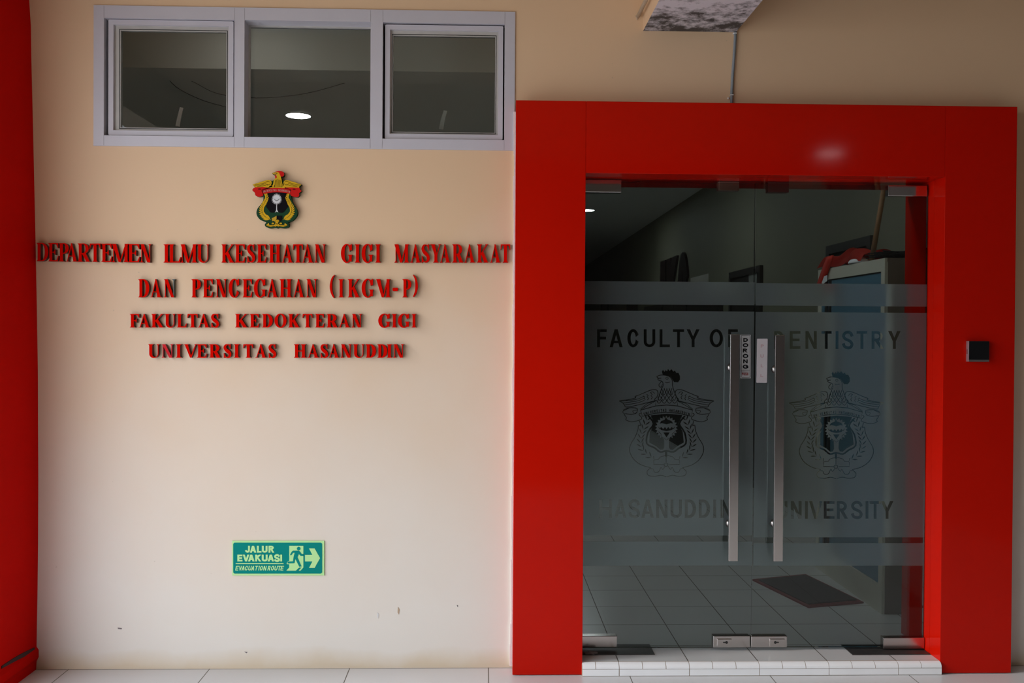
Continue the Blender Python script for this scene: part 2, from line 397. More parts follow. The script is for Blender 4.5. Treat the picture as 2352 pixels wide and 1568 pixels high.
        if c == 'R': P([(x+s*.9, .50*h), (x+s*1.1+.28*w, .50*h), (w-x*.2, 0), (w-x*.2-s*1.15, 0)]); ser(w-x-s*1.2, w, 0)
        P([(x, y0), (cx, y0)]+ell(cx, cy, rx, ry, 18, -90, 90)+[(x, h)])
        k = s*1.05; P([(x+s, y0+t), (cx-k*.2, y0+t)]+ell(cx-k*.2, cy, max(rx-k*.85, .08*w), ry-t, 18, -90, 90)+[(x+s, h-t)], False)
        st(x, s, top=(1, 0), bot=(1, 1))
    elif c in 'OCG':
        k = s*1.12; P(ell(w/2, h/2, w/2, h/2+.01*h, 36)); tt = t if sf else s*.92
        P(ell(w/2 if c == 'O' else w/2+(k*.12 if sf else 0), h/2, w/2-k, h/2-tt, 36), False)
        if c != 'O':
            P([(w*.58, h*.5), (w*1.05, h*(.80 if sf else .73)), (w*1.05, h*(.17 if sf else .27))], False)
            if sf: P([(w*.90, h*1.0), (w*.95, h*1.0), (w*.95, .66*h), (w*.90, .66*h), (w*.74, h*.90), (w*.80, h*.95)])
            if c == 'G':
                if sf: st(w-s*.9-.03*w-sf*.4, s*.9, top=(1.2, .6), bot=(0, 0), y0=.07*h, y1=.43*h)
                else: P(rect(w*.52, .38*h, w, .38*h+s*.85)); P(rect(w-s, .12*h, w, .45*h))
    elif c == 'S':
        pts = [(.84, .72), (.72, .90), (.50, .955), (.28, .90), (.19, .75), (.30, .60), (.52, .49), (.73, .38), (.81, .23), (.70, .085), (.46, .045), (.24, .11), (.12, .28)]
        ws = [.7*t, t*1.1, t*1.2, s*.75, s*.95, s*1.05, s*1.2, s*1.05, s*.95, s*.75, t*1.2, t*1.1, .7*t] if sf else [s]*13
        if not sf: pts = [(.90, .70), (.76, .88), (.50, .94), (.24, .88), (.12, .72), (.26, .57), (.52, .49), (.76, .40), (.88, .25), (.76, .10), (.50, .06), (.22, .13), (.09, .31)]
        P(stroke([(a*w, b*h) for a, b in pts], ws, 4))
        if sf:
            P([(w*.83, h), (w*.89, h), (w*.89, .64*h), (w*.85, .64*h), (w*.70, h*.90)]); P([(w*.06, 0), (w*.12, 0), (w*.30, .10*h), (w*.12, .36*h), (w*.06, .36*h)])
    elif c == '(':
        P(smooth_path([(w, h), (w*.38, h*.86), (w*.02, h*.5), (w*.30, h*.18), (w*.82, 0)], 5)+smooth_path([(w, .015*h), (w*.62, h*.25), (w*.52, h*.5), (w*.62, h*.78), (w, h*.97)], 5))
    elif c == ')':
        P([(w-a, b) for a, b in smooth_path([(w, h), (w*.38, h*.86), (w*.02, h*.5), (w*.30, h*.18), (w*.82, 0)], 5)+smooth_path([(w, .015*h), (w*.62, h*.25), (w*.52, h*.5), (w*.62, h*.78), (w, h*.97)], 5)])
    elif c == '-': P(rrect(0, 0, w, h, h*.3))
    return o
def put(shapes, x0, yb, sl=0, ang=0, org=None):
    """glyph (y up) into pixel space (y down): left x0, baseline yb, optional slant"""
    return [([(x0+px+sl*py, yb-py) for px, py in p], a) for p, a in shapes]
def ccw(p): return p
# =================================================================== SETTING
def struct(name, bm, m, label=None, cat=None, parent=None):
    o = link(name, bm, m, parent); tag(o, label, cat, kind='structure' if parent is None else None); return o
# porch floor (its slab stops under the doorway step)
bm = B(-6, 6, -7, YW+.02, -.15, 0); struct('floor', bm, M['tile_out'], 'glossy white floor of large square tiles along the foot of the wall', 'floor')
bm = B(-40, 40, -40, -7.0, -.6, -.45); box(bm, -40, -6.02, -7, 30, -.6, -.45); struct('ground', bm, M['ext'], 'pale concrete courtyard outside the porch', 'ground')
# front wall with the window and doorway cut out
bm = bmesh.new()
holes = [(rect(-4.5, -.02, 6, ZCP+.1), True), (rect(XW0+.01, ZW0+.01, XW1-.01, ZW1-.01), False), (rect(XO0-.03, -.03, XO1+.03, ZFO+.03), False)]
yplate(bm, holes, YW, YBACK-YW, pix=False)
struct('wall_front', bm, M['wall'], 'cream painted front wall with brighter light painted into its lower part and ochre stain at its foot', 'wall')
wf = bpy.data.objects['wall_front']
for pts, mt_ in (([(866, 1406), (870, 1409), (869, 1420), (866, 1417)], M['white_plastic']), ([(914, 1393), (918, 1400), (916, 1411), (913, 1406)], M['pipe_end']), ([(270, 1441), (280, 1442), (279, 1445), (271, 1444)], M['rag']), ([(561, 1496), (569, 1497), (566, 1500)], M['rag']), ([(1049, 1389), (1052, 1390), (1051, 1394)], M['rag'])):
    link('paint_chip', yplate(bmesh.new(), [(pts, True)], YW-.0012, .0011), mt_, wf)
# red pillar at the left; its painted edge wanders a little
EDGE = [(0, 67), (60, 71), (130, 72), (300, 76), (540, 81.5), (700, 84.5), (850, 87), (1100, 88), (1250, 87.5), (1370, 86), (1450, 84.5), (1484, 84), (1492, 89), (1508, 89), (1518, 84), (1538, 83)]
prof = [onY(x, y, YW) for y, x in EDGE]
prof = [(prof[0][0], ZCP+.05)] + prof + [(prof[-1][0], -.01)]
bm = bmesh.new(); YP = 3.62
cols = []
for X, Z in prof: cols.append([bm.verts.new((X+(.0 if j == 0 else .0), y, Z)) for j, y in enumerate((YW+.01, YP))] + [bm.verts.new((-2.5, YP, Z)), bm.verts.new((-2.5, YW+.01, Z))])
for a, b in zip(cols, cols[1:]):
    for k in range(4): bm.faces.new((a[k], a[(k+1) % 4], b[(k+1) % 4], b[k]))
bm.faces.new(cols[0]); bm.faces.new(cols[-1][::-1])
pil = struct('wall_left', bm, M['red_paint'], 'red painted pillar standing at the left end of the lettered wall', 'pillar')
# dark scrape across the pillar near the floor
a0 = onX(3, 1534, XP+.004); a1 = onX(80, 1491, XP+.004)
sc = bmesh.new(); xs = prof[-3][0]+.002
p0, p1 = onX(4, 1532, xs), onX(79, 1492, xs)
plate(sc, [(stroke([(p0[0], p0[1]), ((p0[0]+p1[0])/2, (p0[1]+p1[1])/2+.004), (p1[0], p1[1])], [.010, .017, .020], 5), True)], lambda x, y: (x, y), lambda a, b: (xs+.0012, a, b), lambda a, b: (xs-.004, a, b))
link('scrape', sc, plain('black_scuff', (.035, .006, .006), .7), pil)
# porch shell out of view (shades the wall)
struct('ceiling', B(-2.1, 6, -4.5, YW, ZCP, ZCP+.2), M['porch_ceiling'], 'porch ceiling slab above the frame', 'ceiling')
struct('trim_2', B(-2.25, -2.05, -4.5, 3.5, 2.72, ZCP), M['porch_ceiling'], 'added unseen edge beam shading the wall from the open left side of the porch', 'beam')  # added out of view to block high sky and darken the wall top
struct('wall_right', B(3.6, 3.8, -4.2, YW, 0, ZCP), M['slate'], 'dark side wall of the porch at its right end', 'wall')
struct('wall_back', B(-2.1, 3.6, -1.1, -.95, 0, ZCP), M['slate'], 'added unseen dark wall across the porch, blocking daylight towards the doorway', 'wall')  # added out of view; its width and dark tone cut light on the right
# corridor behind the doors
XL, YEND = -4.4, 24.0
bm = B(XL, XR, YBACK-.10, YEND, -.15, ZUP); box(bm, XO0-.01, XO1+.01, YE, YBACK-.10, -.1, ZUP)
struct('floor_interior', bm, M['tile_in'], 'white floor of small square tiles behind the glass doors', 'floor')
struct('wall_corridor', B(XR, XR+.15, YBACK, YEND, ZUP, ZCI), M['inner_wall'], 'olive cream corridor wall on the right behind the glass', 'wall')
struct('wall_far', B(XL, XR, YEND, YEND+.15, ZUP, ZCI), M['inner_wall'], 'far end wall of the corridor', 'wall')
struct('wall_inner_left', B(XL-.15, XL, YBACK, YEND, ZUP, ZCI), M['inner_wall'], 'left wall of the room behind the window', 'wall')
struct('ceiling_interior', B(XL, XR, YBACK, YEND, ZCI, ZCI+.15), M['inner_ceiling'], 'dim grey ceiling seen through the high window', 'ceiling')
zb = onY(700, 160.5, 4.95)[1]
struct('trim_1', B(XL, .30, 4.95, 5.2, zb, ZCI-.001), M['inner_ceiling'], 'pale ceiling beam behind the high window', 'beam')

# =================================================================== WINDOW
w1 = thing('window_1', (XW0+(XW1-XW0)/2, YW, ZW0), 'white framed high window of three lights with a fixed pane in the middle', 'window', kind='structure')
def X_(px): return onY(px, 180, YW)[0]
sx = lambda px: XW0 + (px-216)/(1182-216)*(XW1-XW0)
zt = lambda py: ZW1 + (py-21)/(340.5-21)*(ZW0-ZW1)     # rows measured at mid-window
lights = [(239.5, 536), (559, 848), (876, 1158)]
ztop, zbot = zt(49.5), zt(316.5)
bm = bmesh.new()
sh = [(rect(XW0, ZW0, XW1, ZW1), True)] + [(rect(sx(a), zbot, sx(b), ztop), False) for a, b in lights]
yplate(bm, sh, YW-.006, .11, pix=False); link('frame', bm, M['white_frame'], w1)
bm = bmesh.new()   # hairline joints between the frame members
for px in (239.5, 536, 559, 848, 876, 1158):
    for za, zc in ((ztop, ZW1-.002), (ZW0+.002, zbot)): box(bm, sx(px)-.0006, sx(px)+.0006, YW-.0066, YW-.004, za, zc)
link('frame_joint', bm, plain('frame_joint', (.30, .27, .28), .6), w1)
yb = YW+.075
link('pane', B(sx(559)-.004, sx(848)+.004, yb, yb+.006, zbot-.004, ztop+.004), M['win_glass'], w1)
bm = bmesh.new(); a, b = sx(559), sx(848)
yplate(bm, [(rect(a, zbot, b, ztop), True), (rect(a+.008, zbot+.004, b-.004, ztop-.006), False)], yb-.012, .012, pix=False); link('glazing_bead', bm, M['bead'], w1)
for i, (o0, o1, yt, yb_, g0, g1, gt, gb, dy) in enumerate([(247, 532, 45.5, 311, 272, 514, 68, 291.5, 3.5), (881, 1154.5, 57, 319, 899, 1136, 79.5, 301.5, -3.5)]):
    zt2 = lambda py: onY((o0+o1)/2, py, YW)[1]
    xa, xb, za, zc = sx(o0), sx(o1), zt2(yb_), zt2(yt); ys = YW+.006
    ga, gc, gz0, gz1 = sx(g0), sx(g1), zt2(gb), zt2(gt)
    w_ = .021
    bm = bmesh.new(); yplate(bm, [(rrect(xa, za, xb, zc, .006, 3), True), (rect(xa+w_, za+w_, xb-w_, zc-w_), False)], ys, .04, pix=False)
    bmesh.ops.bevel(bm, geom=[e for e in bm.edges if e.calc_face_angle(0) > 1.2], offset=.002, segments=2, affect='EDGES', clamp_overlap=True)
    so = link('sash', bm, M['white_frame'], w1)
    bm = bmesh.new(); yplate(bm, [(rect(xa+w_-.002, za+w_-.002, xb-w_+.002, zc-w_+.002), True), (rect(ga, gz0, gc, gz1), False)], ys+.014, .022, pix=False); link('glazing_bead', bm, M['bead'], so)
    bm = bmesh.new(); q = .006; yplate(bm, [(rect(ga-q, gz0-q, gc+q, gz1+q), True), (rect(ga-q*.5, gz0-q*.5, gc+q*.5, gz1+q*.5), False)], ys+.0135, .003, pix=False); link('gasket', bm, M['gasket'], so)
    link('pane', B(ga-.004, gc+.004, ys+.022, ys+.028, gz0-.004, gz1+.004), M['win_glass'], so)
    bm = bmesh.new(); yplate(bm, [(rect(sx((239.5, 0, 876)[i*2])+.0005, zbot+.0005, sx((536, 0, 1158)[i*2])-.0005, ztop-.0005), True), (rect(xa+.004, za+.004, xb-.004, zc-.004), False)], YW+.045, .02, pix=False)
    link('weather_strip', bm, M['gasket'], w1)
    # the stay arm seen behind the pane
    yy = ys+.10
    if i == 0: pl = [(408, 290), (411, 272), (417, 247)]
    else: pl = [(1013, 297), (1017, 275), (1023, 254)]
    bm = bmesh.new(); yplate(bm, [(stroke([p for p in pl], [10, 9, 8], 3), True)], yy, .004)
    link('window_stay', bm, plain('painted_stay', ((.40, .30, .26), (.50, .50, .48))[i], .5), so)

# =================================================================== RED DOOR SURROUND
ds = thing('door_surround', ((XF0+XF1)/2, YF, 0), 'glossy red panelled surround framing the glass double doors', 'door surround', kind='structure')
BK = YW-.001
def panel(name, x0, x1, z0, z1, th): return link(name, B(x0, x1, YF, BK, z0, z1, bev=.0015), M['red_panel'], ds)
panel('side_panel', XF0, XO0, .003, ZFT, 0)
panel('side_panel', XO1, XF1, .003, ZFT, 0)
panel('header_panel', XO0+.0005, XO1-.0005, ZFO, ZFT, 0)
# lining boards of the opening, behind the front panels
link('reveal_lining', B(XO1, XO1+.02, BK+.0002, YREV, .0, ZFO+.02), M['red_panel'], ds)
link('reveal_lining', B(XO0-.02, XO0, BK+.0002, YREV, .0, ZFO+.02), M['red_panel'], ds)
link('reveal_lining', B(XO0+.0005, XO1-.0005, BK+.001, YREV, ZFO, ZFO+.02), M['red_panel'], ds)
bm = bmesh.new()
zz0, zz1 = .012, ZFT-.03
for k in range(26):
    a, b = zz0+(zz1-zz0)*k/26, zz0+(zz1-zz0)*(k+1)/26; wv = .006+.002*math.sin(k*2.1)+(.004 if k == 0 else 0)
    box(bm, XF0-wv, XF0-.0002, YW-.016, YW-.0002, a, b+.0001)
link('sealant_bead', bm, M['sealant'], ds)

# =================================================================== STEP
stp = thing('door_step', ((XO0+XO1)/2, YE, 0), 'low white tiled doorstep with bullnose edge and sandy grout', 'step', kind='structure')
R_ = .0235; YR = YE-R_
link('grout_bed', B(XO0-.002, XO1+.002, YR+.002, YE-.0005, .0, ZUP-R_-.001), M['grout'], stp)
def bull(x0, x1, bm, ins=0):
    n = 8; rg = []
    for x in (x0, x1):
        pr = [(YE-(R_-ins)*math.sin(math.pi/2*i/n), ZUP-R_+(R_-ins)*math.cos(math.pi/2*i/n)) for i in range(n+1)] + [(YE, ZUP-R_)]
        rg.append([bm.verts.new((x, y, z)) for y, z in pr])
    m = n+2
    for k in range(m): bm.faces.new((rg[0][k], rg[0][(k+1) % m], rg[1][(k+1) % m], rg[1][k]))
    bm.faces.new(rg[0][::-1]); bm.faces.new(rg[1])
g_ = .0022
bm = bmesh.new(); bull(XO0-.002, XO1+.002, bm, .0015); link('grout_core', bm, M['grout'], stp)
xs_ = [XO0-.002] + [TX-.6+.1*k for k in range(30) if XO0+.02 < TX-.6+.1*k < XO1-.01] + [XO1+.002]
for a, b in zip(xs_, xs_[1:]):
    bm = bmesh.new(); bull(a+g_*.6, b-g_*.6, bm); bmesh.ops.translate(bm, verts=bm.verts, vec=(0, -.0003, 0)); link('bullnose_tile', bm, M['step_tile'], stp, smooth=False)
xs_ = [XO0-.002] + [TX-.3*1+.3*k for k in range(6) if XO0+.02 < TX-.3+.3*k < XO1-.01] + [XO1+.002]
for a, b in zip(xs_, xs_[1:]): link('riser_tile', B(a+g_*.7, b-g_*.7, YR-.001, YR+.004, .0025, ZUP-R_-.0018), M['step_tile'], stp)
bm = B(XO0, XO1, YE-.0015, YE+.0012, ZUP-.001, ZUP+.0004); link('grout_line', bm, M['grout'], stp)

# =================================================================== GLASS DOORS
XM = (XO0+XO1)/2 - .002
ZD0, ZD1 = ZUP+.012, ZFO-.012
YGF = YG-.006       # front face of the glass
ZF_ = dict(l=(646.5, 699.5, 714, 1229.5, 1243.2, 1298.6, 1530), r=(651.3, 702.5, 717.2, 1233.6, 1247, 1298.8, 1920))
def film_letters(lst, y0, y1, s):
    o = []
    for ch, a, b in lst: o += put(glyph(ch, b-a, y1-y0, s, s*.92, 0), a, y1)
    return o
def mir(pts, c): return [(2*c-x, y) for x, y in pts]
def film_emblem(ox, oy):
    k = 5.407; S = []
    def add(p): S.append(([(ox+x/k, oy+y/k) for x, y in p], False))
    def fill(p): S.append(([(ox+x/k, oy+y/k) for x, y in p], True))
    def ln(p, w=8, sm=4): add(stroke(p, w, sm))
    add([(662, 165), (650, 125), (664, 103), (682, 128), (700, 105), (714, 124), (726, 92), (746, 116), (770, 95), (792, 126), (812, 112), (830, 142), (856, 140), (875, 180), (875, 226), (850, 258), (802, 255), (786, 230), (762, 195), (730, 178)])
    ln([(585, 190), (612, 174), (650, 167), (700, 172), (742, 186), (770, 216), (781, 245), (786, 320), (832, 440), (850, 482)])
    ln([(585, 190), (607, 206), (642, 205), (600, 214), (618, 236), (652, 246), (662, 265), (666, 300), (648, 335), (612, 440), (600, 500)])
    ln([(645, 250), (614, 285), (622, 314), (646, 314), (656, 282)], 7); ln(ell(714, 207, 16, 14, 12)+[(730, 207)], 5, 0)
    ln([(690, 255), (712, 264), (750, 255)], 6)
    for r in range(5):          # neck feathers as overlapping scallops
        y = 345+r*36; hw = 62+r*17; n = 4+(r % 2)
        for q in range(n):
            x0 = 712-hw+2*hw*q/n; x1 = x0+2*hw/n; xm = (x0+x1)/2
            ln([(x0, y-14), (x0+(xm-x0)*.35, y+12), (xm, y+30), (x1-(x1-xm)*.35, y+12), (x1, y-14)], 6.5, 3)
    for mm in (0, 1):
        f = (lambda p: mir(p, 709)) if mm else (lambda p: p)
        ln(f([(603, 400), (596, 366), (566, 349), (505, 357), (430, 388), (345, 424), (316, 434), (330, 447)])); ln(f([(603, 400), (588, 440), (560, 468), (568, 484)]))
        ln(f([(330, 450), (230, 474), (125, 487), (160, 510), (185, 538), (216, 566), (400, 528), (575, 484)]), 8, 4)
        ln(f([(140, 492), (330, 470), (425, 432)]), 7); ln(f([(165, 515), (340, 490), (430, 455)]), 7); ln(f([(190, 540), (350, 512), (432, 482)]), 7)
        ln(f([(415, 425), (440, 440), (432, 460), (446, 475)]), 6); ln(f([(462, 405), (480, 425), (466, 440), (484, 456), (472, 478)]), 8, 0)
        ln(f([(512, 388), (530, 408), (514, 424), (532, 442), (518, 468)]), 8, 0); ln(f([(560, 400), (545, 380), (520, 378), (505, 390)]), 6)
        ln(f([(385, 600), (470, 548), (572, 490), (573, 545)]), 7, 0)
        ln(f([(570, 490), (470, 520), (385, 590)]), 6, 0)
        ln(f([(167, 605), (240, 575), (338, 580), (345, 612), (330, 640), (270, 656), (186, 650), (210, 698), (204, 724), (280, 748), (385, 722), (398, 694), (366, 660), (386, 640)]), 8)
        ln(f([(240, 580), (165, 620), (186, 650)]), 6); ln(f([(345, 600), (290, 612), (300, 640)]), 6)
        ln(f([(372, 735), (385, 795), (360, 790), (352, 850), (318, 935), (262, 1030), (250, 1112), (298, 1210), (392, 1282), (512, 1318)]), 9)
        ln(f([(545, 1175), (555, 1222), (608, 1214), (628, 1186), (700, 1164)]), 7, 0)
        ln(f([(548, 1225), (548, 1278), (676, 1280)]), 7, 0)
        ln(f([(512, 1318), (468, 1362), (482, 1412), (560, 1424), (640, 1412), (706, 1432)]), 8); ln(f([(512, 1330), (540, 1335), (560, 1372), (610, 1368), (640, 1312), (660, 1340), (690, 1300)]), 7)
        # laurel leaves either side of a bowed stem
        stem = smooth_path([(470, 712), (430, 820), (395, 930), (395, 1040), (440, 1130), (540, 1205)], 4)
        for q in range(1, len(stem)-1, 2):
            (xa, ya), (xb, yb2) = stem[q], stem[q+1]; a = math.atan2(yb2-ya, xb-xa)+math.pi
            for sgn in (-1, 1):
                b = a+sgn*.62; L = 78; wx = [1.5, 11, 14, 9, 1.5]
                pp = [(xa+math.cos(b)*L*u, ya+math.sin(b)*L*u) for u in (.06, .35, .6, .82, 1)]
                add(stroke(f(pp), wx, 2))
    ln([(386, 604), (570, 552), (709, 540), (850, 552), (1032, 604), (1014, 680), (850, 641), (709, 631), (570, 641), (408, 680), (386, 604)], 9, 0)
    tx = 'UNIVERSITAS HASANUDDIN'
    for q, ch in enumerate(tx):
        if ch == ' ': continue
        u = (q+.5)/len(tx); x = 425+u*570; y = 622 + 52*((u-.5)*2)**2; sl = (u-.5)*.42
        gsh = glyph(ch, 9 if ch == 'I' else 20, 34, 6.5, 6, 0)
        for p, ad in gsh:
            P2 = [(x-(4.5 if ch == 'I' else 10)+a*math.cos(sl)+b*math.sin(sl), y+a*math.sin(sl)-b*math.cos(sl)) for a, b in p]
            (add if ad else fill)(P2)
    ln([(478, 668), (545, 772), (478, 880), (462, 1018), (560, 1072), (628, 1124), (705, 1108), (790, 1124), (860, 1076), (948, 1018), (932, 880), (868, 772), (936, 676)], 20, 3)
    add([(512, 668), (709, 648), (904, 664), (856, 772), (908, 870), (922, 1005), (835, 1055), (786, 1096), (706, 1084), (632, 1096), (580, 1052), (494, 1005), (500, 880), (556, 772)])
    cr = []
    for q in range(44):
        a = 2*math.pi*q/44; r = 142 if q % 2 else 116
        cr.append((706+r*math.cos(a), 822+(r*1.06)*math.sin(a)))
    fill(cr); fill([(676, 950), (740, 950), (736, 1060), (752, 1092), (664, 1092), (680, 1060)])
    add([(700, 690), (722, 722), (770, 738), (790, 770), (760, 764), (709, 780), (650, 764), (622, 772), (640, 740), (684, 724)])
    add([(600, 800), (640, 850), (709, 862), (775, 850), (815, 800), (800, 838), (770, 812), (750, 838), (730, 812), (709, 840), (688, 812), (668, 838), (640, 812), (618, 838)])
    add([(668, 880), (748, 880), (708, 942)])
    ln([(610, 870), (640, 900), (640, 930), (690, 962), (706, 975), (730, 962), (778, 930), (778, 900), (808, 870)], 6, 0)
    ln([(703, 1100), (703, 1180)], 26, 0); ln([(703, 1180), (703, 1255)], 8, 0); add(ell(702, 1282, 28, 24, 16)); fill(ell(702, 1282, 20, 17, 16))
    return S
FL = [('F', 1371.5, 1393.6), ('A', 1400.4, 1430), ('C', 1441, 1467.6), ('U', 1478.6, 1505), ('L', 1515, 1538.6), ('T', 1545.8, 1571.3), ('Y', 1577, 1607), ('O', 1630, 1660.6), ('F', 1672.5, 1694.6)]
FR = [('D', 1778, 1802), ('E', 1814, 1838.5), ('N', 1850, 1876), ('T', 1885, 1910.5), ('I', 1919, 1926), ('S', 1934.6, 1960), ('T', 1967.5, 1992), ('R', 2002, 2030), ('Y', 2040, 2068.6)]
HL = [('H', 1376.6, 1405.5), ('A', 1411, 1438.6), ('S', 1444, 1470), ('A', 1473, 1502), ('N', 1507, 1533), ('U', 1540, 1566), ('D', 1573, 1599), ('D', 1605, 1631), ('I', 1638, 1645), ('N', 1655, 1681)]
HR = [('U', 1783, 1808.6), ('N', 1816.6, 1841), ('I', 1849, 1855.5), ('V', 1858.6, 1888.6), ('E', 1892, 1916.6), ('R', 1922, 1948), ('S', 1955, 1981.4), ('I', 1988, 1994.5), ('T', 1997, 2023), ('Y', 2023, 2052)]
def leaf(side):
    L = side == 'l'
    x0, x1 = (XO0+.004, XM-.0025) if L else (XM+.0025, XO1-.004)
    d = thing('door_1' if L else 'door_2', ((x0+x1)/2, YG, ZUP), 'frameless glass door leaf on the left with frosted band reading FACULTY OF' if L else 'frameless glass door leaf on the right with frosted band reading DENTISTRY', 'glass door', kind='structure')
    link('glass_leaf', B(x0, x1, YGF, YG+.006, ZD0, ZD1), M['glass'], d)
    # frosted film: two stripes and the main field with cut-out lettering and emblem
    a, b, c, e, g, h, xm = ZF_[side]; yf = YGF-.0008
    zr = [onY(xm, v, yf)[1] for v in (a, b, c, e, g, h)]
    bm = bmesh.new()
    X0, X1 = x0+.0005, x1-.0005
    bx = lambda z0, z1: yplate(bm, [(rect(X0, z0, X1, z1), True)], yf, None, pix=False)
    bx(zr[1], zr[0]); bx(zr[5], zr[4])
    cut = film_letters(FL if L else FR, 756 if L else 760, 797 if L else 801, 6.6) + film_letters(HL if L else HR, 1147 if L else 1150.6, 1189 if L else 1191, 6.6) + film_emblem(1400 if L else 1790, 830 if L else 834.5)
    cut = [([onY(px, py, yf) for px, py in p], not ad if i < 0 else ad) for i, (p, ad) in enumerate(cut)]
    nl = len(film_letters(FL if L else FR, 0, 41, 6.6)) + len(film_letters(HL if L else HR, 0, 41, 6.6))
    cut = [(p, (not ad) if i < nl else ad) for i, (p, ad) in enumerate(cut)]
    yplate(bm, [(rect(X0, zr[3], X1, zr[2]), True)] + cut, yf, None, pix=False)
    link('frosted_film', bm, M['film'], d)
    # patch fittings
    yp0, yp1 = YG-.017, YG+.017
    def patch(px0, px1, py0, py1, name, mt, bev=.002):
        xa, za = onY(px0, py1, yp0); xb, zb_ = onY(px1, py0, yp0)
        xa = max(xa, x0-.001) if L else xa; xb = xb if L else min(xb, x1+.001)
        return link(name, B(xa, xb, yp0, yp1, max(za, ZUP+.004), zb_, bev=bev), mt, d), (xa, xb, za, zb_)
    if L:
        patch(1330, 1417.5, 1460, 1486.5, 'hinge_patch', M['steel']); patch(1330, 1427.5, 413, 441, 'hinge_patch', M['chrome'])
        lk, q = patch(1638, 1722.5, 1460, 1486.5, 'lock_patch', M['steel']); e0, e1, kx = 1647, 1681, 1669
        hx, hy0, hy1 = (1675.5, 1697), 767.5, 1288.5; kn = [(1668.5, 844.5), (1667.5, 1204)]
    else:
        patch(2029, 2130, 1464, 1490, 'hinge_patch', M['steel']); patch(2040.5, 2130, 426, 450, 'hinge_patch', M['chrome'])
        lk, q = patch(1724.5, 1808.5, 1460, 1486.5, 'lock_patch', M['steel'], .004); e0, e1, kx = 1768, 1803, 1781
        hx, hy0, hy1 = (1779, 1800.5), 769.5, 1289; kn = [(1771.5, 848), (1766.5, 1204)]
    xa, za = onY(e0, 1484, yp0-.004); xb, zb_ = onY(e1, 1467, yp0-.004)
    esc = link('escutcheon', B(xa, xb, yp0-.005, yp0+.001, za, zb_, bev=.002), M['steel'], lk)
    cxk, czk = onY(kx, 1475, yp0-.006)
    sgn = -1 if L else 1
    bm = bmesh.new(); yplate(bm, [(rrect(min(cxk, cxk+sgn*.016), czk-.0028, max(cxk, cxk+sgn*.016), czk+.0028, .0027), True), (ell(cxk, czk, .006, .006, 16), True)], yp0-.0056, .0006, pix=False); 
    link('keyhole', bm, M['gasket'], lk)
    # pull handles: flat bars on round standoffs, outside and inside
    for out in (1, 0):
        yo = YG-.062 if out else YG+.050
        p0 = onY(hx[0], (hy0+hy1)/2, YG-.062)[0]; p1 = onY(hx[1], (hy0+hy1)/2, YG-.062)[0]
        z1_ = onY(hx[0], hy0, YG-.062)[1]; z0_ = onY(hx[0], hy1, YG-.062)[1]
        hd = link('pull_handle', B(p0, p1, yo, yo+.012, z0_, z1_, bev=.0015), M['steel'] if out else M['standoff'], d)
        for kx_, ky_ in kn:
            zc = onY(kx_, ky_, YG-.03)[1]; xc = (p0+p1)/2 - .002
            bm = bmesh.new(); ya, yb2 = (yo+.012, YGF) if out else (YG+.006, yo)
            tube(bm, [(xc, ya, zc), (xc, ya+(yb2-ya)*.7, zc)], .009, 16)
            t0 = yb2 if out else ya; sg = -1 if out else 1
            tube(bm, [(xc, t0+sg*.0001, zc), (xc, t0+sg*.006, zc), (xc, t0+sg*.012, zc), (xc, t0+sg*.016, zc)], [.020, .019, .015, .008], 20)
            link('standoff', bm, M['standoff'], hd, smooth=True)
    return d
d1 = leaf('l'); d2 = leaf('r')
# strikes fixed under the header, behind the glass
for px0, px1, py0, py1 in ((1651, 1698, 414, 437), (1764, 1812, 417, 441)):
    ys = YG+.024; xa, za = onY(px0, py1, ys); xb, _ = onY(px1, py1, ys)
    link('strike_box', B(xa, xb, ys, ys+.04, za, ZFO-.0005, bev=.0015), plain('strike_metal', (.34, .22, .17) if px0 < 1700 else (.22, .07, .06), .35, metal=.4), ds)

# =================================================================== FLOOR SPRINGS, RAG
def floor_plate(name, px, label):
    bm = bmesh.new(); pts = [onZ(x, y, ZUP+.003) for x, y in px]
    plate(bm, [(pts, True)], lambda x, y: (x, y), lambda a, b: (a, b, ZUP+.003), lambda a, b: (a, b, ZUP))
    o = link(name, bm, M['plate']); tag(o, label, 'floor hinge cover', 'floor hinge covers of the glass doors'); return o
xr0 = XO0+.012
def onfloor_rect(pxa, pya, pyb, right=False):
    xa, ya = onZ(pxa, pya, ZUP+.003); _, yb = onZ(pxa, pyb, ZUP+.003)
    return xa, ya, yb
xa, ya, yb = onfloor_rect(1504, 1502, 1478.5)
tag(link('floor_hinge_cover', B(XO0+.003, xa, ya, yb, ZUP, ZUP+.003), M['plate']), 'dark steel floor hinge cover on the step under the left door corner', 'floor hinge cover', 'floor hinge covers of the glass doors')
xa, ya, yb = onfloor_rect(1958, 1502.5, 1480)
tag(link('floor_hinge_cover', B(xa, XO1-.003, ya, yb, ZUP, ZUP+.003), M['plate']), 'dark steel floor hinge cover on the step under the right door corner', 'floor hinge cover', 'floor hinge covers of the glass doors')
bm = bmesh.new(); bmesh.ops.create_icosphere(bm, subdivisions=3, radius=1)
cx, cyy = onZ(1356, 1500, ZUP+.006)
for v in bm.verts:
    n = 1+.22*math.sin(7*v.co.x+3*v.co.z)+.16*math.sin(9*v.co.y+5*v.co.x); v.co = Vector((v.co.x*.028*n, v.co.y*.011*n, max(v.co.z, -.3)*.010*n))
    v.co += Vector((cx, cyy, ZUP+.0075))
mz = min(v.co.z for v in bm.verts)
for v in bm.verts: v.co.z += ZUP+.003-mz
tag(link('rag', bm, M['rag'], smooth=True), 'small crumpled grey rag on the step against the left jamb', 'rag')

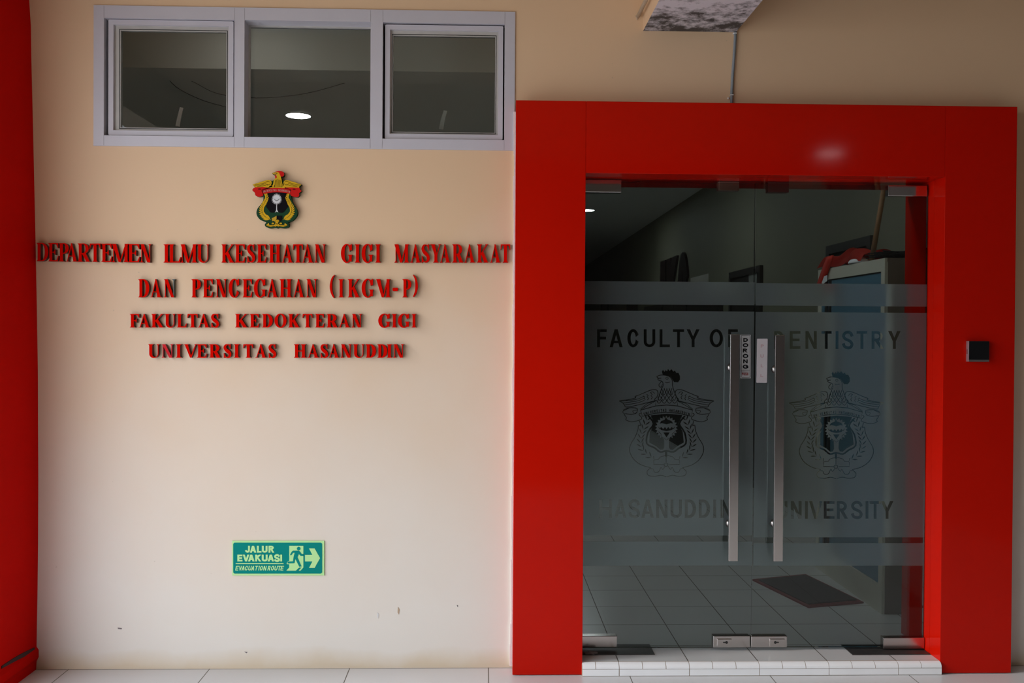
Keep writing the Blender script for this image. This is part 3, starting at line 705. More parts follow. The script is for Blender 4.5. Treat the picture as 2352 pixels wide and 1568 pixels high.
# =================================================================== STICKERS
def sticker(name, corners, label, mat, lets, extra):
    k, ox, oy = 7.127, 1640, 740; yf = YGF-.0030
    q = lambda p: [(ox+x/k, oy+y/k) for x, y in p]
    c = [onY(*p, yf) for p in q(corners)]
    t = thing(name, (sum(p[0] for p in c)/4, yf, min(p[1] for p in c)), label, 'sticker')
    bm = bmesh.new(); yplate(bm, [(q(corners), True)], yf, .0020); link('backing', bm, mat, t)
    for nm, mt, sh in lets:
        bm = bmesh.new(); yplate(bm, [(q(p), a) for p, a in sh], yf-.0004, .0003); link(nm, bm, mt, t)
    return t
dor = []
for ch, a, b, y0, y1 in (('D', 480, 556, 256, 320), ('O', 470, 562, 342, 406), ('R', 472, 552, 430, 494), ('O', 470, 562, 518, 583), ('N', 478, 551, 606, 669), ('G', 470, 562, 694, 758)):
    dor += put(glyph(ch, b-a, y1-y0, 19, 16, 0), a, y1)
pus = []
for ch, a, b in (('P', 457, 478), ('U', 483, 506), ('S', 511, 533), ('H', 538, 560)): pus += put(glyph(ch, b-a, 46, 8, 7, 0), a, 868)
bord = [(rrect(446, 213, 590, 902, 10), True), (rrect(451, 218, 585, 897, 8), False), (rect(448, 791, 588, 796), True)]
sticker('push_sticker', rrect(432, 203, 602, 916, 8), 'narrow grey sticker reading DORONG and PUSH beside the left pull handle', M['sticker'], [('lettering', M['sticker_black'], dor+[]), ('small_lettering', M['sticker_red'], pus), ('border', M['sticker_black'], bord)], None)
pul = []
for ch, a, b, y0, y1 in (('P', 766, 814, 362, 415), ('U', 760, 812, 524, 576), ('L', 766, 806, 684, 736), ('L', 760, 806, 848, 896)): pul.append(put(glyph(ch, b-a, y1-y0, 12, 11, 0), a, y1))
sticker('pull_sticker', [(705+8, 268), (872, 268), (880, 276), (868, 982), (860, 990), (703, 988), (695, 980), (705, 276)], 'narrow white sticker with faded PULL beside the right pull handle', M['pull_white'], [('letter', M['pull_red'], g) for g in pul], None)

# =================================================================== RAISED LETTERS
LINES = [
 ('top', 560.8, 602.6, [('DEPARTEMEN', [(83.8, 111), (110.7, 134.5), (134.8, 157.8), (151, 178), (178.2, 206.3), (205.4, 231), (232.6, 257.3), (257.3, 295.5), (294, 321), (322, 347.4)]),
   ('ILMU', [(375.5, 388.2), (388, 415.4), (414.8, 452), (452.9, 480.2)]),
   ('KESEHATAN', [(508.4, 537.2), (539.5, 563.2), (567, 586.2), (590, 612.2), (617.6, 644.3), (646.6, 672.7), (672.4, 696), (693.3, 719.3), (722.4, 747.7)]),
   ('GIGI', [(783, 809.6), (814.9, 827), (830.5, 856.7), (862, 874)]),
   ('MASYARAKAT', [(905.8, 939.5), (942, 966.5), (967.4, 987.4), (988.3, 1013.6), (1010, 1034.5), (1038.8, 1064), (1065.9, 1091), (1095.5, 1121.6), (1125, 1150), (1149.5, 1172)])]),
 ('second', 640.8, 682.5, [('DAN', [(317.5, 342.8), (345, 371), (376.3, 402.4)]),
   ('PENCEGAHAN', [(439.6, 461.1), (465.6, 489.4), (495.4, 520.7), (525, 550.4), (557, 579.4), (583, 610.7), (612, 638), (642, 669.7), (672.5, 698.8), (703.4, 728)]),
   ('(IKGM-P)', [(757, 768.5), (777.7, 789), (798.8, 826), (830.5, 858), (864, 897), (901.6, 914), (924.3, 944.5), (948.3, 960)])]),
 ('third', 720.7, 751.8, [('FAKULTAS', [(298, 320.5), (318.3, 344.3), (347.3, 375.6), (378.5, 402.4), (406, 429), (430, 454.4), (454.4, 481.2), (484.2, 503.5)]),
   ('KEDOKTERAN', [(540, 568.3), (573.5, 595), (601.8, 626.3), (630.4, 658), (662, 688), (694.5, 718), (723.8, 744.8), (750, 775.4), (777.7, 803.7), (807.5, 831.2)]),
   ('GIGI', [(868.7, 896.3), (900, 910.8), (914, 940.7), (945.3, 956)])]),
 ('bottom', 790.3, 821.3, [('UNIVERSITAS', [(340.6, 366), (371, 398), (403.8, 416.5), (421.7, 453), (452.2, 475.3), (480.5, 506.5), (512.8, 531.8), (537, 549.7), (558.3, 581.7), (586, 612), (616, 634.5)]),
   ('HASANUDDIN', [(675, 702.7), (706, 732.5), (735.6, 754), (754.5, 779), (782.3, 807.5), (811.3, 836.6), (839.7, 863.4), (866.4, 889.4), (888.6, 900), (903, 927.7)])]),
]
ORD = ['first', 'second', 'third', 'fourth', 'fifth', 'sixth', 'seventh', 'eighth', 'ninth', 'tenth', 'eleventh']
YL = YW-.021
for line, yt, yb, words in LINES:
    for wi, (word, ext) in enumerate(words):
        for i, (ch, (a, b)) in enumerate(zip(word, ext)):
            top, bot = yt, yb
            if line == 'top' and a < 350: k = (350-a)/266; top -= 3.2*k; bot -= 3.0*k
            if ch in 'OCGSU': top -= .5*(ch != 'U'); bot += .6
            if ch == '(': top, bot = 630.8, 684.3
            if ch == ')': top, bot = 630, 682
            if ch == '-': top, bot = 660.6, 668.3
            w, h = b-a, bot-top; s = min(6.7, w*.35) if ch not in 'I' else min(7.0, w*.58); sf = min(2.6, w*.12) if ch != 'I' else (w-s)/2
            gl = glyph(ch, w, h, s, 1.8, sf)
            worn = word == '(IKGM-P)' and ch == 'M'
            if worn: gl = [g for g in gl[:2]] + [gl[3]]        # the thin left stem has fallen off
            bare = word == 'DAN' and ch == 'N'
            mirror = {'(': 'opening bracket', ')': 'closing bracket', '-': 'hyphen'}.get(ch)
            what = f'red raised {mirror}' if mirror else f'red raised letter {ch}'
            lab = f'{what}, {ORD[i]} character of {word} in the {line} line of wall lettering' if '(' in word else f'{what}, {ORD[i]} letter of {word} in the {line} line of wall lettering'
            if worn: lab = 'red raised letter M with its thin left stroke missing, in (IKGM-P)'
            if bare: lab = 'red raised letter N with a bare dark right stroke, ending the word DAN'
            if word == 'UNIVERSITAS' and ch == 'N': lab = 'pinkish faded red raised letter N, second letter of UNIVERSITAS'
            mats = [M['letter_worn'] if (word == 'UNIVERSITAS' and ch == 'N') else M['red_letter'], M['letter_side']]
            bm = bmesh.new()
            gl1 = gl if not bare else [g for g in gl if g is not gl[2]]
            yplate(bm, put(gl1, a, bot), YL, YW-YL-.0002, mf=0, ms=1)
            o = link('raised_letter', bm, mats); tag(o, lab, 'letter', 'red raised letters of the wall sign')
            if bare:
                bm = bmesh.new(); yplate(bm, put([gl[2]], a, bot), YL+.002, YW-YL-.0024, mf=0, ms=0)
                tag(link('bare_stroke', bm, M['letter_bare'], o), 'bare dark green stroke')

# =================================================================== WALL CREST
def crest():
    k, ox, oy = 9.8, 560, 380; q = lambda p: [(ox+x/k, oy+y/k) for x, y in p]
    c = onY(636, 460, YW)
    t = thing('crest_emblem', (c[0], YW, onY(640, 523, YW)[1]), 'coloured rooster crest emblem mounted above the red lettering', 'emblem')
    Y0 = YW-.022
    lay = [0]
    def part(name, mat, polys, depth, parent=t, th=.0012, full=False):
        bm = bmesh.new(); yf = Y0-depth
        yplate(bm, [(q(p), a) for p, a in polys], yf, (YW-yf) if full else th); return link(name, bm, mat, parent)
    A = lambda *ps: [(p, True) for p in ps]
    body = [(560, 505), (590, 458), (655, 430), (675, 330), (708, 288), (742, 232), (716, 196), (700, 176), (720, 145), (780, 138), (812, 190), (832, 250), (852, 330), (872, 430), (905, 465), (915, 508), (740, 500)]
    lw = [(208, 425), (350, 385), (345, 378), (470, 343), (560, 325), (608, 343), (628, 390), (612, 440), (645, 470), (570, 497), (430, 482), (262, 488), (232, 455)]
    rw = [(1292, 430), (1190, 398), (1185, 388), (1080, 358), (990, 332), (918, 338), (893, 380), (898, 430), (905, 472), (960, 492), (1080, 492), (1240, 497), (1248, 465)]
    comb = [(698, 147), (770, 125), (840, 126), (888, 148), (908, 190), (896, 235), (852, 252), (826, 236), (800, 180), (770, 146)]
    tl = [(250, 492), (400, 480), (548, 482), (405, 545), (430, 640), (428, 680), (340, 702), (262, 672), (246, 612), (190, 552)]
    tr = [(928, 490), (1090, 486), (1240, 494), (1262, 538), (1298, 576), (1242, 622), (1252, 662), (1212, 708), (1130, 702), (1058, 672), (1042, 600), (1062, 545)]
    bc = smooth_path([(410, 560), (560, 520), (740, 500), (920, 515), (1062, 556)], 4)+smooth_path([(1038, 638), (900, 611), (740, 600), (580, 612), (448, 642)], 4)
    pear = smooth_path([(435, 600), (440, 760), (400, 855), (332, 932), (292, 1010), (285, 1085), (310, 1152), (372, 1222), (500, 1278), (474, 1320), (484, 1366), (545, 1400), (620, 1406), (700, 1394), (750, 1408), (800, 1394), (900, 1406), (980, 1394), (1016, 1362), (1014, 1310), (988, 1284), (1102, 1232), (1172, 1160), (1206, 1080), (1196, 1000), (1160, 930), (1112, 852), (1074, 760), (1062, 600)], 3)
    body, lw, rw, comb, tl, tr = soft(body), soft(lw, 2), soft(rw, 2), soft(comb), soft(tl), soft(tr)
    grow = lambda p, g: [(x+g*(x-sum(a for a, _ in p)/len(p))/120, y+g*(y-sum(b for _, b in p)/len(p))/120) for x, y in p]
    part('backing', M['crest_green'], A(pear, grow(body, 4), grow(lw, 3), grow(rw, 3), comb, tl, tr, bc, [(630, 170), (700, 150), (720, 200), (660, 205)], [(540, 480), (690, 400), (680, 330), (640, 345), (625, 420)], [(860, 330), (900, 345), (905, 460)]), 0, full=True)
    part('shield', M['crest_black'], A(soft([(548, 600), (950, 600), (932, 720), (970, 820), (1000, 920), (962, 965), (930, 1012), (880, 1060), (820, 1062), (744, 1040), (672, 1060), (600, 1052), (548, 990), (500, 920), (522, 850), (560, 720)])), .0013)
    crown = []
    for i in range(52):
        a = 2*math.pi*i/52; r = 128 if i % 2 else 82; crown.append((740+r*math.cos(a)*.95, 762+r*math.sin(a)*(1.10 if math.sin(a) < 0 else .98)))
    tre = part('palm_tree', M['crest_white'], A(crown, [(733, 860), (747, 860), (750, 1005), (782, 1055), (740, 1035), (700, 1056), (728, 1005)]), .0026)
    part('palm_shade', plain('crest_grey', (.22, .22, .22), .5, spec=.04), A(stroke([(668, 740), (705, 775), (740, 790), (775, 775), (812, 740)], [3, 14, 18, 14, 3]), stroke([(690, 755), (735, 800), (785, 755)], 7)), .0038, tre)
    bn = part('banner', M['crest_red'], A(tl, tr, bc), .0026)
    mar = plain('crest_maroon', (.16, .006, .006), .5, spec=.04)
    for p in ([(405, 545), (548, 482), (570, 490), (440, 545), (430, 600)], [(1062, 545), (928, 490), (905, 495), (1030, 545), (1045, 600)], ell(350, 530, 34, 16, 14), ell(1130, 535, 34, 16, 14)): part('fold', mar, A(p), .0038, bn)
    tx = 'UNIVERSITAS HASANUDDIN'; L = []
    for i, ch in enumerate(tx):
        if ch == ' ': continue
        u = (i+.5)/len(tx); x = 438+u*600; y = 576+40*((u-.5)*2)**2; sl = (u-.5)*.40
        for p, ad in glyph(ch, 9 if ch == 'I' else 22, 48, 7, 6, 0):
            L.append(([(x-(4.5 if ch == 'I' else 11)+a*math.cos(sl)+b*math.sin(sl), y+a*math.sin(sl)-b*math.cos(sl)) for a, b in p], ad))
    part('lettering', M['crest_pink'], L, .0050, bn)
    rb = part('rooster', M['crest_yellow'], A(body), .0040)
    part('comb', M['crest_red'], A(comb, [(704, 206), (736, 236), (738, 272), (712, 292), (699, 250)]), .0052, rb)
    part('beak', M['crest_gold'], A([(634, 168), (704, 156), (722, 182), (704, 206), (660, 190)]), .0052, rb)
    lines = [stroke([(x, 300+abs(x-760)*.5), (x-4+(x-760)*.12, 400), (x-6+(x-760)*.25, 485)], 5) for x in (712, 735, 760, 785, 808, 830)] + [ell(742, 178, 12, 8, 12)] + [stroke([(x, 440), (x-12, 488)], 5) for x in (640, 690, 870)]
    for p in lines: part('feather_line', M['crest_dark'], A(p), .0052, rb)
    for p, f in ((lw, 0), (rw, 1)):
        wv = part('wing', M['crest_yellow'], A(p), .0040)
        g = (lambda s: mir(s, 750)) if f else (lambda s: s)
        for p in [stroke(g(s), 6) for s in ([(235, 440), (380, 415), (470, 385)], [(250, 462), (390, 440), (500, 400)], [(300, 478), (430, 458), (540, 420)], [(480, 380), (540, 355), (590, 375)], [(520, 440), (570, 430), (600, 400)])]: part('feather_line', M['crest_dark'], A(p), .0052, wv)
    for f in (0, 1):
        st = smooth_path([(500, 660), (505, 760), (452, 880), (418, 985), (440, 1090), (520, 1170), (612, 1215)], 3)
        lv = [stroke(st, 6, 0)]
        n = len(st)
        for i in range(0, n-1):
            (xa, ya), (xb, yb2) = st[i], st[i+1]; a = math.atan2(yb2-ya, xb-xa)+math.pi; big = .80+.5*i/n
            for sgn in (-1, 1):
                b = a+sgn*.55; LL = 92*big*(1.12 if sgn < 0 else 1)
                lv.append(stroke([(xa+math.cos(b)*LL*u, ya+math.sin(b)*LL*u) for u in (.04, .3, .55, .8, 1)], [2, 20*big, 27*big, 18*big, 2], 2))
        if f: lv = [mir(p, 743) for p in lv]
        part('laurel_branch', M['crest_yellow'], A(*lv), .0013)
    part('book', M['crest_gold'], A([(628, 1182), (690, 1160), (735, 1128), (738, 1200), (692, 1242), (640, 1252)]), .0026)
    part('book_cover', M['crest_black'], A([(738, 1130), (855, 1130), (862, 1200), (835, 1258), (790, 1240), (738, 1200)]), .0026)
    sc1 = [(500, 1338), (522, 1324), (562, 1292), (572, 1336), (684, 1336), (684, 1364), (600, 1376), (530, 1362)]
    sr = part('scroll', M['crest_yellow'], A([(688, 1240), (715, 1216), (742, 1222), (770, 1216), (796, 1240), (784, 1272), (762, 1290), (808, 1350), (782, 1372), (742, 1360), (702, 1374), (678, 1350), (722, 1290), (700, 1272)], sc1, mir(sc1, 742), ell(653, 1302, 30, 18, 16), ell(830, 1302, 30, 18, 16)), .0040)
    part('scroll_line', M['crest_dark'], A(ell(715, 1248, 10, 9, 10), ell(770, 1248, 10, 9, 10), stroke([(742, 1290), (728, 1320), (712, 1345)], 6), stroke([(742, 1290), (756, 1320), (772, 1345)], 6), stroke([(520, 1345), (600, 1358), (675, 1350)], 5), stroke(mir([(520, 1345), (600, 1358), (675, 1350)], 742), 5)), .0052, sr)
crest()

# =================================================================== EVACUATION SIGN
def evac():
    k, ox, oy = 9.8, 520, 1230; q = lambda p: [(ox+x/k, oy+y/k) for x, y in p]
    c = onY(638, 1282, YW)
    t = thing('evacuation_sign', (c[0], YW, onY(638, 1321, YW)[1]), 'green evacuation route sign with running figure and arrow low on the wall', 'sign')
    Y0 = YW-.006
    def part(name, mat, polys, d, th=.0008):
        bm = bmesh.new(); yplate(bm, [(q(p), a) for p, a in polys], Y0-d, th); return link(name, bm, mat, t)
    bm = bmesh.new(); yplate(bm, [(q(rect(130, 118, 2200, 893)), True)], Y0, .0055); link('plate', bm, M['sign_lime'], t)
    part('green_panel', M['sign_teal'], [(rrect(152, 156, 2155, 852, 42), True)], .0009)
    L = []
    for ch, a, b in (('J', 420, 530), ('A', 528, 672), ('L', 686, 790), ('U', 798, 926), ('R', 948, 1080)): L += put(glyph(ch, b-a, 155, 43, 37, 0), a, 380)
    part('lettering', M['sign_lime'], L, .0018); L = []
    for ch, a, b in (('E', 246, 362), ('V', 370, 516), ('A', 488, 634), ('K', 648, 786), ('U', 796, 928), ('A', 928, 1072), ('S', 1082, 1198), ('I', 1210, 1255)): L += put(glyph(ch, b-a, 153, 43, 37, 0), a, 578)
    part('lettering', M['sign_lime'], L, .0018); L = [(rrect(208, 618, 1288, 637, 9), True)]
    xs = [(ch, x) for ch, x in zip('EVACUATION', (198, 272, 338, 408, 486, 556, 630, 716, 745, 824))] + [(ch, x) for ch, x in zip('ROUTE', (922, 996, 1074, 1148, 1212))]
    for ch, x in xs: L += put(glyph(ch, 16 if ch == 'I' else 66, 102, 19, 16, 0), x, 780, sl=.20)
    part('small_lettering', M['sign_lime'], L, .0018)
    part('doorway_symbol', M['sign_lime'], [([(1415, 226), (1732, 226), (1732, 715), (1668, 785), (1626, 785), (1690, 716), (1636, 716), (1562, 785), (1350, 785), (1415, 712)], True), ([(1418, 568), (1388, 574), (1360, 610), (1360, 640), (1418, 640)], True)], .0018)
    part('running_figure', M['sign_teal'], [(ell(1627, 289, 41, 41, 24), True), ([(1434, 430), (1442, 405), (1478, 350), (1500, 336), (1632, 336), (1660, 358), (1694, 410), (1736, 414), (1736, 458), (1672, 456), (1630, 410), (1600, 482), (1692, 690), (1638, 696), (1550, 520), (1532, 618), (1380, 624), (1376, 596), (1392, 582), (1496, 576), (1512, 470), (1536, 382), (1502, 384), (1464, 436), (1445, 440)], True)], .0027)
    part('arrow', M['sign_lime'], [([(1770, 430), (1936, 430), (1860, 286), (1986, 286), (2108, 502), (1986, 722), (1860, 722), (1936, 578), (1770, 578)], True)], .0018)
evac()

# =================================================================== BEAM STUB, PIPE, CONDUIT
xa, zb1 = onY(1477, 70, YW); xb, zb2 = onY(1690, 75, YW); zb_ = (zb1+zb2)/2
bm = B(xa, xb, 2.9, YW-.0005, zb_, zb_+.30)
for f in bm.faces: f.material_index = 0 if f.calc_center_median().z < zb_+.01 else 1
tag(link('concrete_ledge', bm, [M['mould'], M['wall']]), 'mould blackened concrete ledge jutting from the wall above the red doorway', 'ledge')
px_, pz_ = onY(1466, 36, YW-.01)
bm = tube(bmesh.new(), [(px_, YW+.01, pz_), (px_+.004, 3.6, pz_+.004), (px_+.010, 2.9, pz_+.01)], .0085, 12)
pp = thing('drain_pipe', (px_, YW, pz_), 'thin pale drain pipe poking from the wall beside the mouldy ledge', 'pipe')
link('pipe', bm, M['pvc'], pp, smooth=True)
bm = bmesh.new(); bmesh.ops.create_icosphere(bm, subdivisions=2, radius=.012)
for v in bm.verts: v.co = Vector((v.co.x*(.62+.2*math.sin(300*v.co.z)), v.co.y*.35, v.co.z*1.1)) + Vector((px_-.003, YW, pz_-.004))
link('mortar_patch', bm, M['pipe_end'], pp, smooth=True)
yc = YW-.008
cpts = [(1689.5, 66), (1688.5, 90), (1686, 130), (1682.5, 175), (1680.5, 215), (1680.5, 244)]
con = thing('conduit', (onY(1680, 238, yc)[0], YW, onY(1680, 238, yc)[1]), 'grey cable conduit clipped down the wall from the ledge to the red surround', 'conduit')
bm = tube(bmesh.new(), [(onY(x, y, yc)[0], yc, onY(x, y, yc)[1]) for x, y in cpts], .0062, 12); link('cable', bm, M['grey_conduit'], con, smooth=True)
for x, y in ((1687.5, 77), (1680.5, 218.5)):
    X, Z = onY(x, y, yc); bm = B(X-.0075, X+.0075, yc-.0085, YW-.0002, Z-.0022, Z+.0022, bev=.0008); link('clip', bm, M['white_plastic'], con)
X, Z = onY(1672.5, 226, YW-.004); tag(link('nail', tube(bmesh.new(), [(X, YW+.004, Z), (X, YW-.008, Z), (X, YW-.010, Z)], [.0025, .0045, .003], 10), M['white_plastic'], con), 'white nail head')

# =================================================================== ACCESS READER
yr = YF-.026
xa, z0 = onY(2226, 830.5, yr); xb, z1 = onY(2272.5, 783.5, yr)
rd = thing('door_reader', ((xa+xb)/2, YF, z0), 'small square black access reader with silver rim on the right red jamb', 'access reader')
link('case', B(xa-.0002, xb+.0002, yr+.003, YF-.0002, z0, z1, bev=.001), plain('silver_case', (.42, .42, .45), .3, metal=.7), rd)
link('bezel', B(xa, xb, yr, yr+.0029, z0, z0+.0085), plain('dull_silver', (.16, .15, .15), .4, metal=.5), rd)
link('screen', B(xa, xb, yr, yr+.0029, z0+.0086, z1), M['black'], rd)
link('side_button', B(xa-.003, xa-.0003, yr+.010, yr+.016, (z0+z1)/2-.011, (z0+z1)/2+.009), M['steel'], rd)

# =================================================================== BEHIND THE DOORS
# steel cabinet with blue glass doors against the corridor wall
cx0, cy0 = onZ(2030, 1410, ZUP); _, cy1 = onZ(1878, 1302, ZUP)
zc = onY(2038, 592, cy0)[1]
cb = thing('steel_cabinet', ((cx0+XR)/2, cy0, ZUP), 'grey steel cabinet with blue glass doors just inside the right door leaf', 'cabinet')
x1 = XR-.01
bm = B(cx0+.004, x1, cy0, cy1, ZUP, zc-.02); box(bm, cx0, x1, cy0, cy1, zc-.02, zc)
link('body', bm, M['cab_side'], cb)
fr = .045
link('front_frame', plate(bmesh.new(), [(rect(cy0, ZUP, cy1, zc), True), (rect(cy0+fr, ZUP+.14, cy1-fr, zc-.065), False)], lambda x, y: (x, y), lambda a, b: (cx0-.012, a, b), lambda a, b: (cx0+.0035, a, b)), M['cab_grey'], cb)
ym = onX(1907, 640, cx0)[0]
for a, b in ((cy0+fr, ym-.002), (ym+.002, cy1-fr)):
    if b > a+.01:
        dr = link('glass_door', B(cx0-.006, cx0+.003, a+.001, b-.001, ZUP+.142, zc-.072), M['cab_blue'], cb)
for yy in (onX(1903, 640, cx0)[0], onX(1911, 640, cx0)[0]):
    link('door_stile', B(cx0-.016, cx0-.0065, yy-.012, yy+.012, ZUP+.142, zc-.066), M['gasket'], cb)
link('shadow_gap', B(cx0-.0065, cx0-.0055, cy0+fr, cy1-fr, zc-.072, zc-.066), M['gasket'], cb)
# red and white cloth on the cabinet
def cloth_obj():
    fx = thing('flag', (cx0+.1, cy1-.2, zc), 'crumpled red and white cloth flag lying on top of the steel cabinet', 'flag')
    bm = bmesh.new(); n, m_ = 26, 12; ya, yb = cy0+.35, cy1+.02
    g = []
    for i in range(n+1):
        v = i/n; row = []
        for j in range(m_+1):
            u = j/m_; x = cx0+.005+.22*u
            hgt = .035+.055*math.sin(math.pi*u)*(.4+.6*math.sin(math.pi*min(1, v*1.05)))+.018*math.sin(9*v+4*u)+.012*math.sin(17*v-6*u)
            row.append(bm.verts.new((x-.02*math.sin(8*v)*(u < .2), ya+(yb-ya)*v, zc+.004+max(.004, hgt*(1 if 0 < j < m_ else .2)))))
        g.append(row)
    for i in range(n):
        for j in range(m_): bm.faces.new((g[i][j], g[i+1][j], g[i+1][j+1], g[i][j+1]))
    bmesh.ops.solidify(bm, geom=bm.faces[:], thickness=.004)
    link('red_cloth', bm, M['red_cloth'], fx, smooth=True)
    # tail hanging past the far front corner
    bm = bmesh.new(); tail = [((1900, 592), (1913, 586)), ((1893, 610), (1908, 604)), ((1885, 632), (1899, 630)), ((1877, 655), (1890, 655)), ((1872, 672), (1884, 672))]
    xt = cx0-.022; fv, bv = [], []
    for (l_, r_) in tail:
        for dst, dx in ((fv, -.006), (bv, .006)):
            q_ = [onX(*p, xt) for p in (l_, r_)]; dst.append([bm.verts.new((xt+dx, a, b)) for a, b in q_])
    for i in range(len(tail)-1):
        bm.faces.new((fv[i][0], fv[i][1], fv[i+1][1], fv[i+1][0])); bm.faces.new((bv[i][0], bv[i+1][0], bv[i+1][1], bv[i][1]))
        bm.faces.new((fv[i][0], fv[i+1][0], bv[i+1][0], bv[i][0])); bm.faces.new((fv[i][1], bv[i][1], bv[i+1][1], fv[i+1][1]))
    bm.faces.new((fv[0][0], bv[0][0], bv[0][1], fv[0][1])); bm.faces.new((fv[-1][0], fv[-1][1], bv[-1][1], bv[-1][0]))
    link('hanging_tail', bm, M['red_cloth'], fx, smooth=True)
    plate_x = bmesh.new(); plate(plate_x, [([onX(*p, xt-.012) for p in [(1893, 634), (1899, 632), (1899, 645), (1890, 652), (1887, 650)]], True)], lambda x, y: (x, y), lambda a, b: (xt-.012, a, b), lambda a, b: (xt-.009, a, b)); link('white_stripe', plate_x, M['white_cloth'], fx)
    yw_ = onX(1968, 604, cx0+.02)[0]; X, Z = cx0+.03, zc
    bm = bmesh.new(); bmesh.ops.create_icosphere(bm, subdivisions=3, radius=1)
    for v in bm.verts: v.co = Vector((v.co.x*.05, v.co.y*.085, max(v.co.z, -.05)*.034)) + Vector((X, yw_, Z+.006))
    link('white_fold', bm, M['white_cloth'], fx, smooth=True)
cloth_obj()
# wooden pole leaning from the cabinet top to the corridor wall
yp = cy0+.27; X0, Z0 = onY(2002, 588, yp); yt_ = yp-.02; X1, Z1 = onY(2036, 400, yt_)
zpb = zc+.004
bm = tube(bmesh.new(), [(X0, yp, zpb), ((X0+X1)/2, yp-.01, (zpb+Z1)/2), (X1, yt_, Z1), (X1+.012, yt_, Z1+.10)], .0135, 12)
po = link('wooden_pole', bm, M['bamboo'], smooth=True); tag(po, 'slanting varnished wooden pole standing on the steel cabinet', 'pole')
# black feather duster lying along the cabinet top
du = thing('feather_duster', (cx0+.15, cy0+.06, zc), 'black feather duster lying on the near end of the steel cabinet', 'duster')
bm = bmesh.new(); zz = zc+.0
for i in range(70):
    a = random.uniform(-.5, .5); y = cy0+.05+random.uniform(0, .10); x = cx0+.30+random.uniform(-.02, .02); L_ = random.uniform(.16, .34)
    zb0 = zz+.014+random.uniform(0, .022)
    tube(bm, [(x, y, zb0), (x-L_*.5, y+a*.08, zb0+random.uniform(-.004, .008)), (x-L_, y+a*.2, zz+.008+random.uniform(0, .028))], [.006, .005, .0025], 5)
link('bristles', bm, M['bristle'], du)
link('handle', tube(bmesh.new(), [(cx0+.29, cy0+.10, zz+.022), (x1-.04, cy0+.11, zz+.026)], .016, 10), M['bristle'], du, smooth=True)
# door mat
q = [onZ(x, y, ZUP+.012) for x, y in ((1728, 1328), (1850, 1316), (1984, 1380), (1857, 1391))]
mt = thing('door_mat', (sum(p[0] for p in q)/4, sum(p[1] for p in q)/4, ZUP), 'charcoal door mat with maroon rubber edge inside the right leaf', 'mat')
plate_ = lambda pts, z0, z1, m, nm, hole=None: link(nm, plate(bmesh.new(), [(pts, True)]+([(hole, False)] if hole else []), lambda x, y: (x, y), lambda a, b: (a, b, z1), lambda a, b: (a, b, z0)), m, mt)
qc = (sum(p[0] for p in q)/4, sum(p[1] for p in q)/4)
qi = [(qc[0]+(x-qc[0])*.88, qc[1]+(y-qc[1])*.88) for x, y in q]
plate_(q, ZUP, ZUP+.008, M['mat_red'], 'rubber_edge'); plate_(qi, ZUP+.008, ZUP+.014, M['mat_dark'], 'pile')
# doors along the corridor's right wall
def corridor_door(n, ya, yb, zt_, label):
    t = thing('door_%d' % n, (XR, (ya+yb)/2, ZUP), label, 'door', kind='structure')
    link('frame', plate(bmesh.new(), [(rect(ya, ZUP+.001, yb, zt_), True), (rect(ya+.06, ZUP, yb-.06, zt_-.06), False)], lambda x, y: (x, y), lambda a, b: (XR-.03, a, b), lambda a, b: (XR-.0005, a, b)), M['dark_wood'], t)
    lf = link('leaf', B(XR-.012, XR-.0005, ya+.0605, yb-.0605, ZUP+.006, zt_-.0605), M['dark_wood'], t)
    link('handle', tube(bmesh.new(), [(XR-.013, ya+.13, ZUP+1.0), (XR-.06, ya+.13, ZUP+1.0), (XR-.06, ya+.24, ZUP+1.0)], .009, 8), M['steel'], lf)
    return t
def wy(px): return onX(px, 690, XR)[0]
ztd = onX(1752, 609, XR)[1]
ya_, yb_ = wy(2008), wy(1905)
t3 = corridor_door(3, ya_, yb_, onX(2006, 541, XR)[1], 'dark brown corridor door behind the steel cabinet')
t4 = corridor_door(4, wy(1752), wy(1680), ztd, 'dark corridor door with small pale notice beyond the cabinet')
Y_, Z_ = onX(1735, 635, XR); link('notice', B(XR-.016, XR-.0125, Y_-.10, Y_+.16, Z_-.25, Z_+.03), plain('grey_notice', (.22, .23, .22), .6), t4)
corridor_door(5, wy(1465), wy(1443), 2.08+ZUP, 'dark corridor door far down the passage')
corridor_door(6, wy(1398), wy(1383), 2.08+ZUP, 'dark corridor door farthest down the passage')
# dark cupboards along the corridor wall
ca, ce = wy(1662), wy(1486); nn = 3
names = ['nearest of the three dark wooden cupboards along the corridor wall', 'middle of the three dark wooden cupboards along the corridor wall', 'farthest of the three dark wooden cupboards along the corridor wall']
for i in range(nn):
    y0, y1 = ca+(ce-ca)*i/nn+.01, ca+(ce-ca)*(i+1)/nn-.01; ht = 1.80
    t = thing('wooden_cupboard', (XR-.03, (y0+y1)/2, ZUP), names[i], 'cupboard', 'dark cupboards along the corridor')
    link('carcass', B(XR-.045, XR-.001, y0, y1, ZUP, ZUP+ht), M['dark_wood'], t)
    for s_ in (0, 1):
        yy0, yy1 = (y0+.02, (y0+y1)/2-.005) if s_ == 0 else ((y0+y1)/2+.005, y1-.02)
        dd = link('door', B(XR-.055, XR-.0455, yy0, yy1, ZUP+.08, ZUP+ht-.04), M['dark_wood'], t)
        link('knob', B(XR-.075, XR-.0555, (yy1-.05 if s_ == 0 else yy0+.03), (yy1-.03 if s_ == 0 else yy0+.05), ZUP+.9, ZUP+.94), M['steel'], dd)
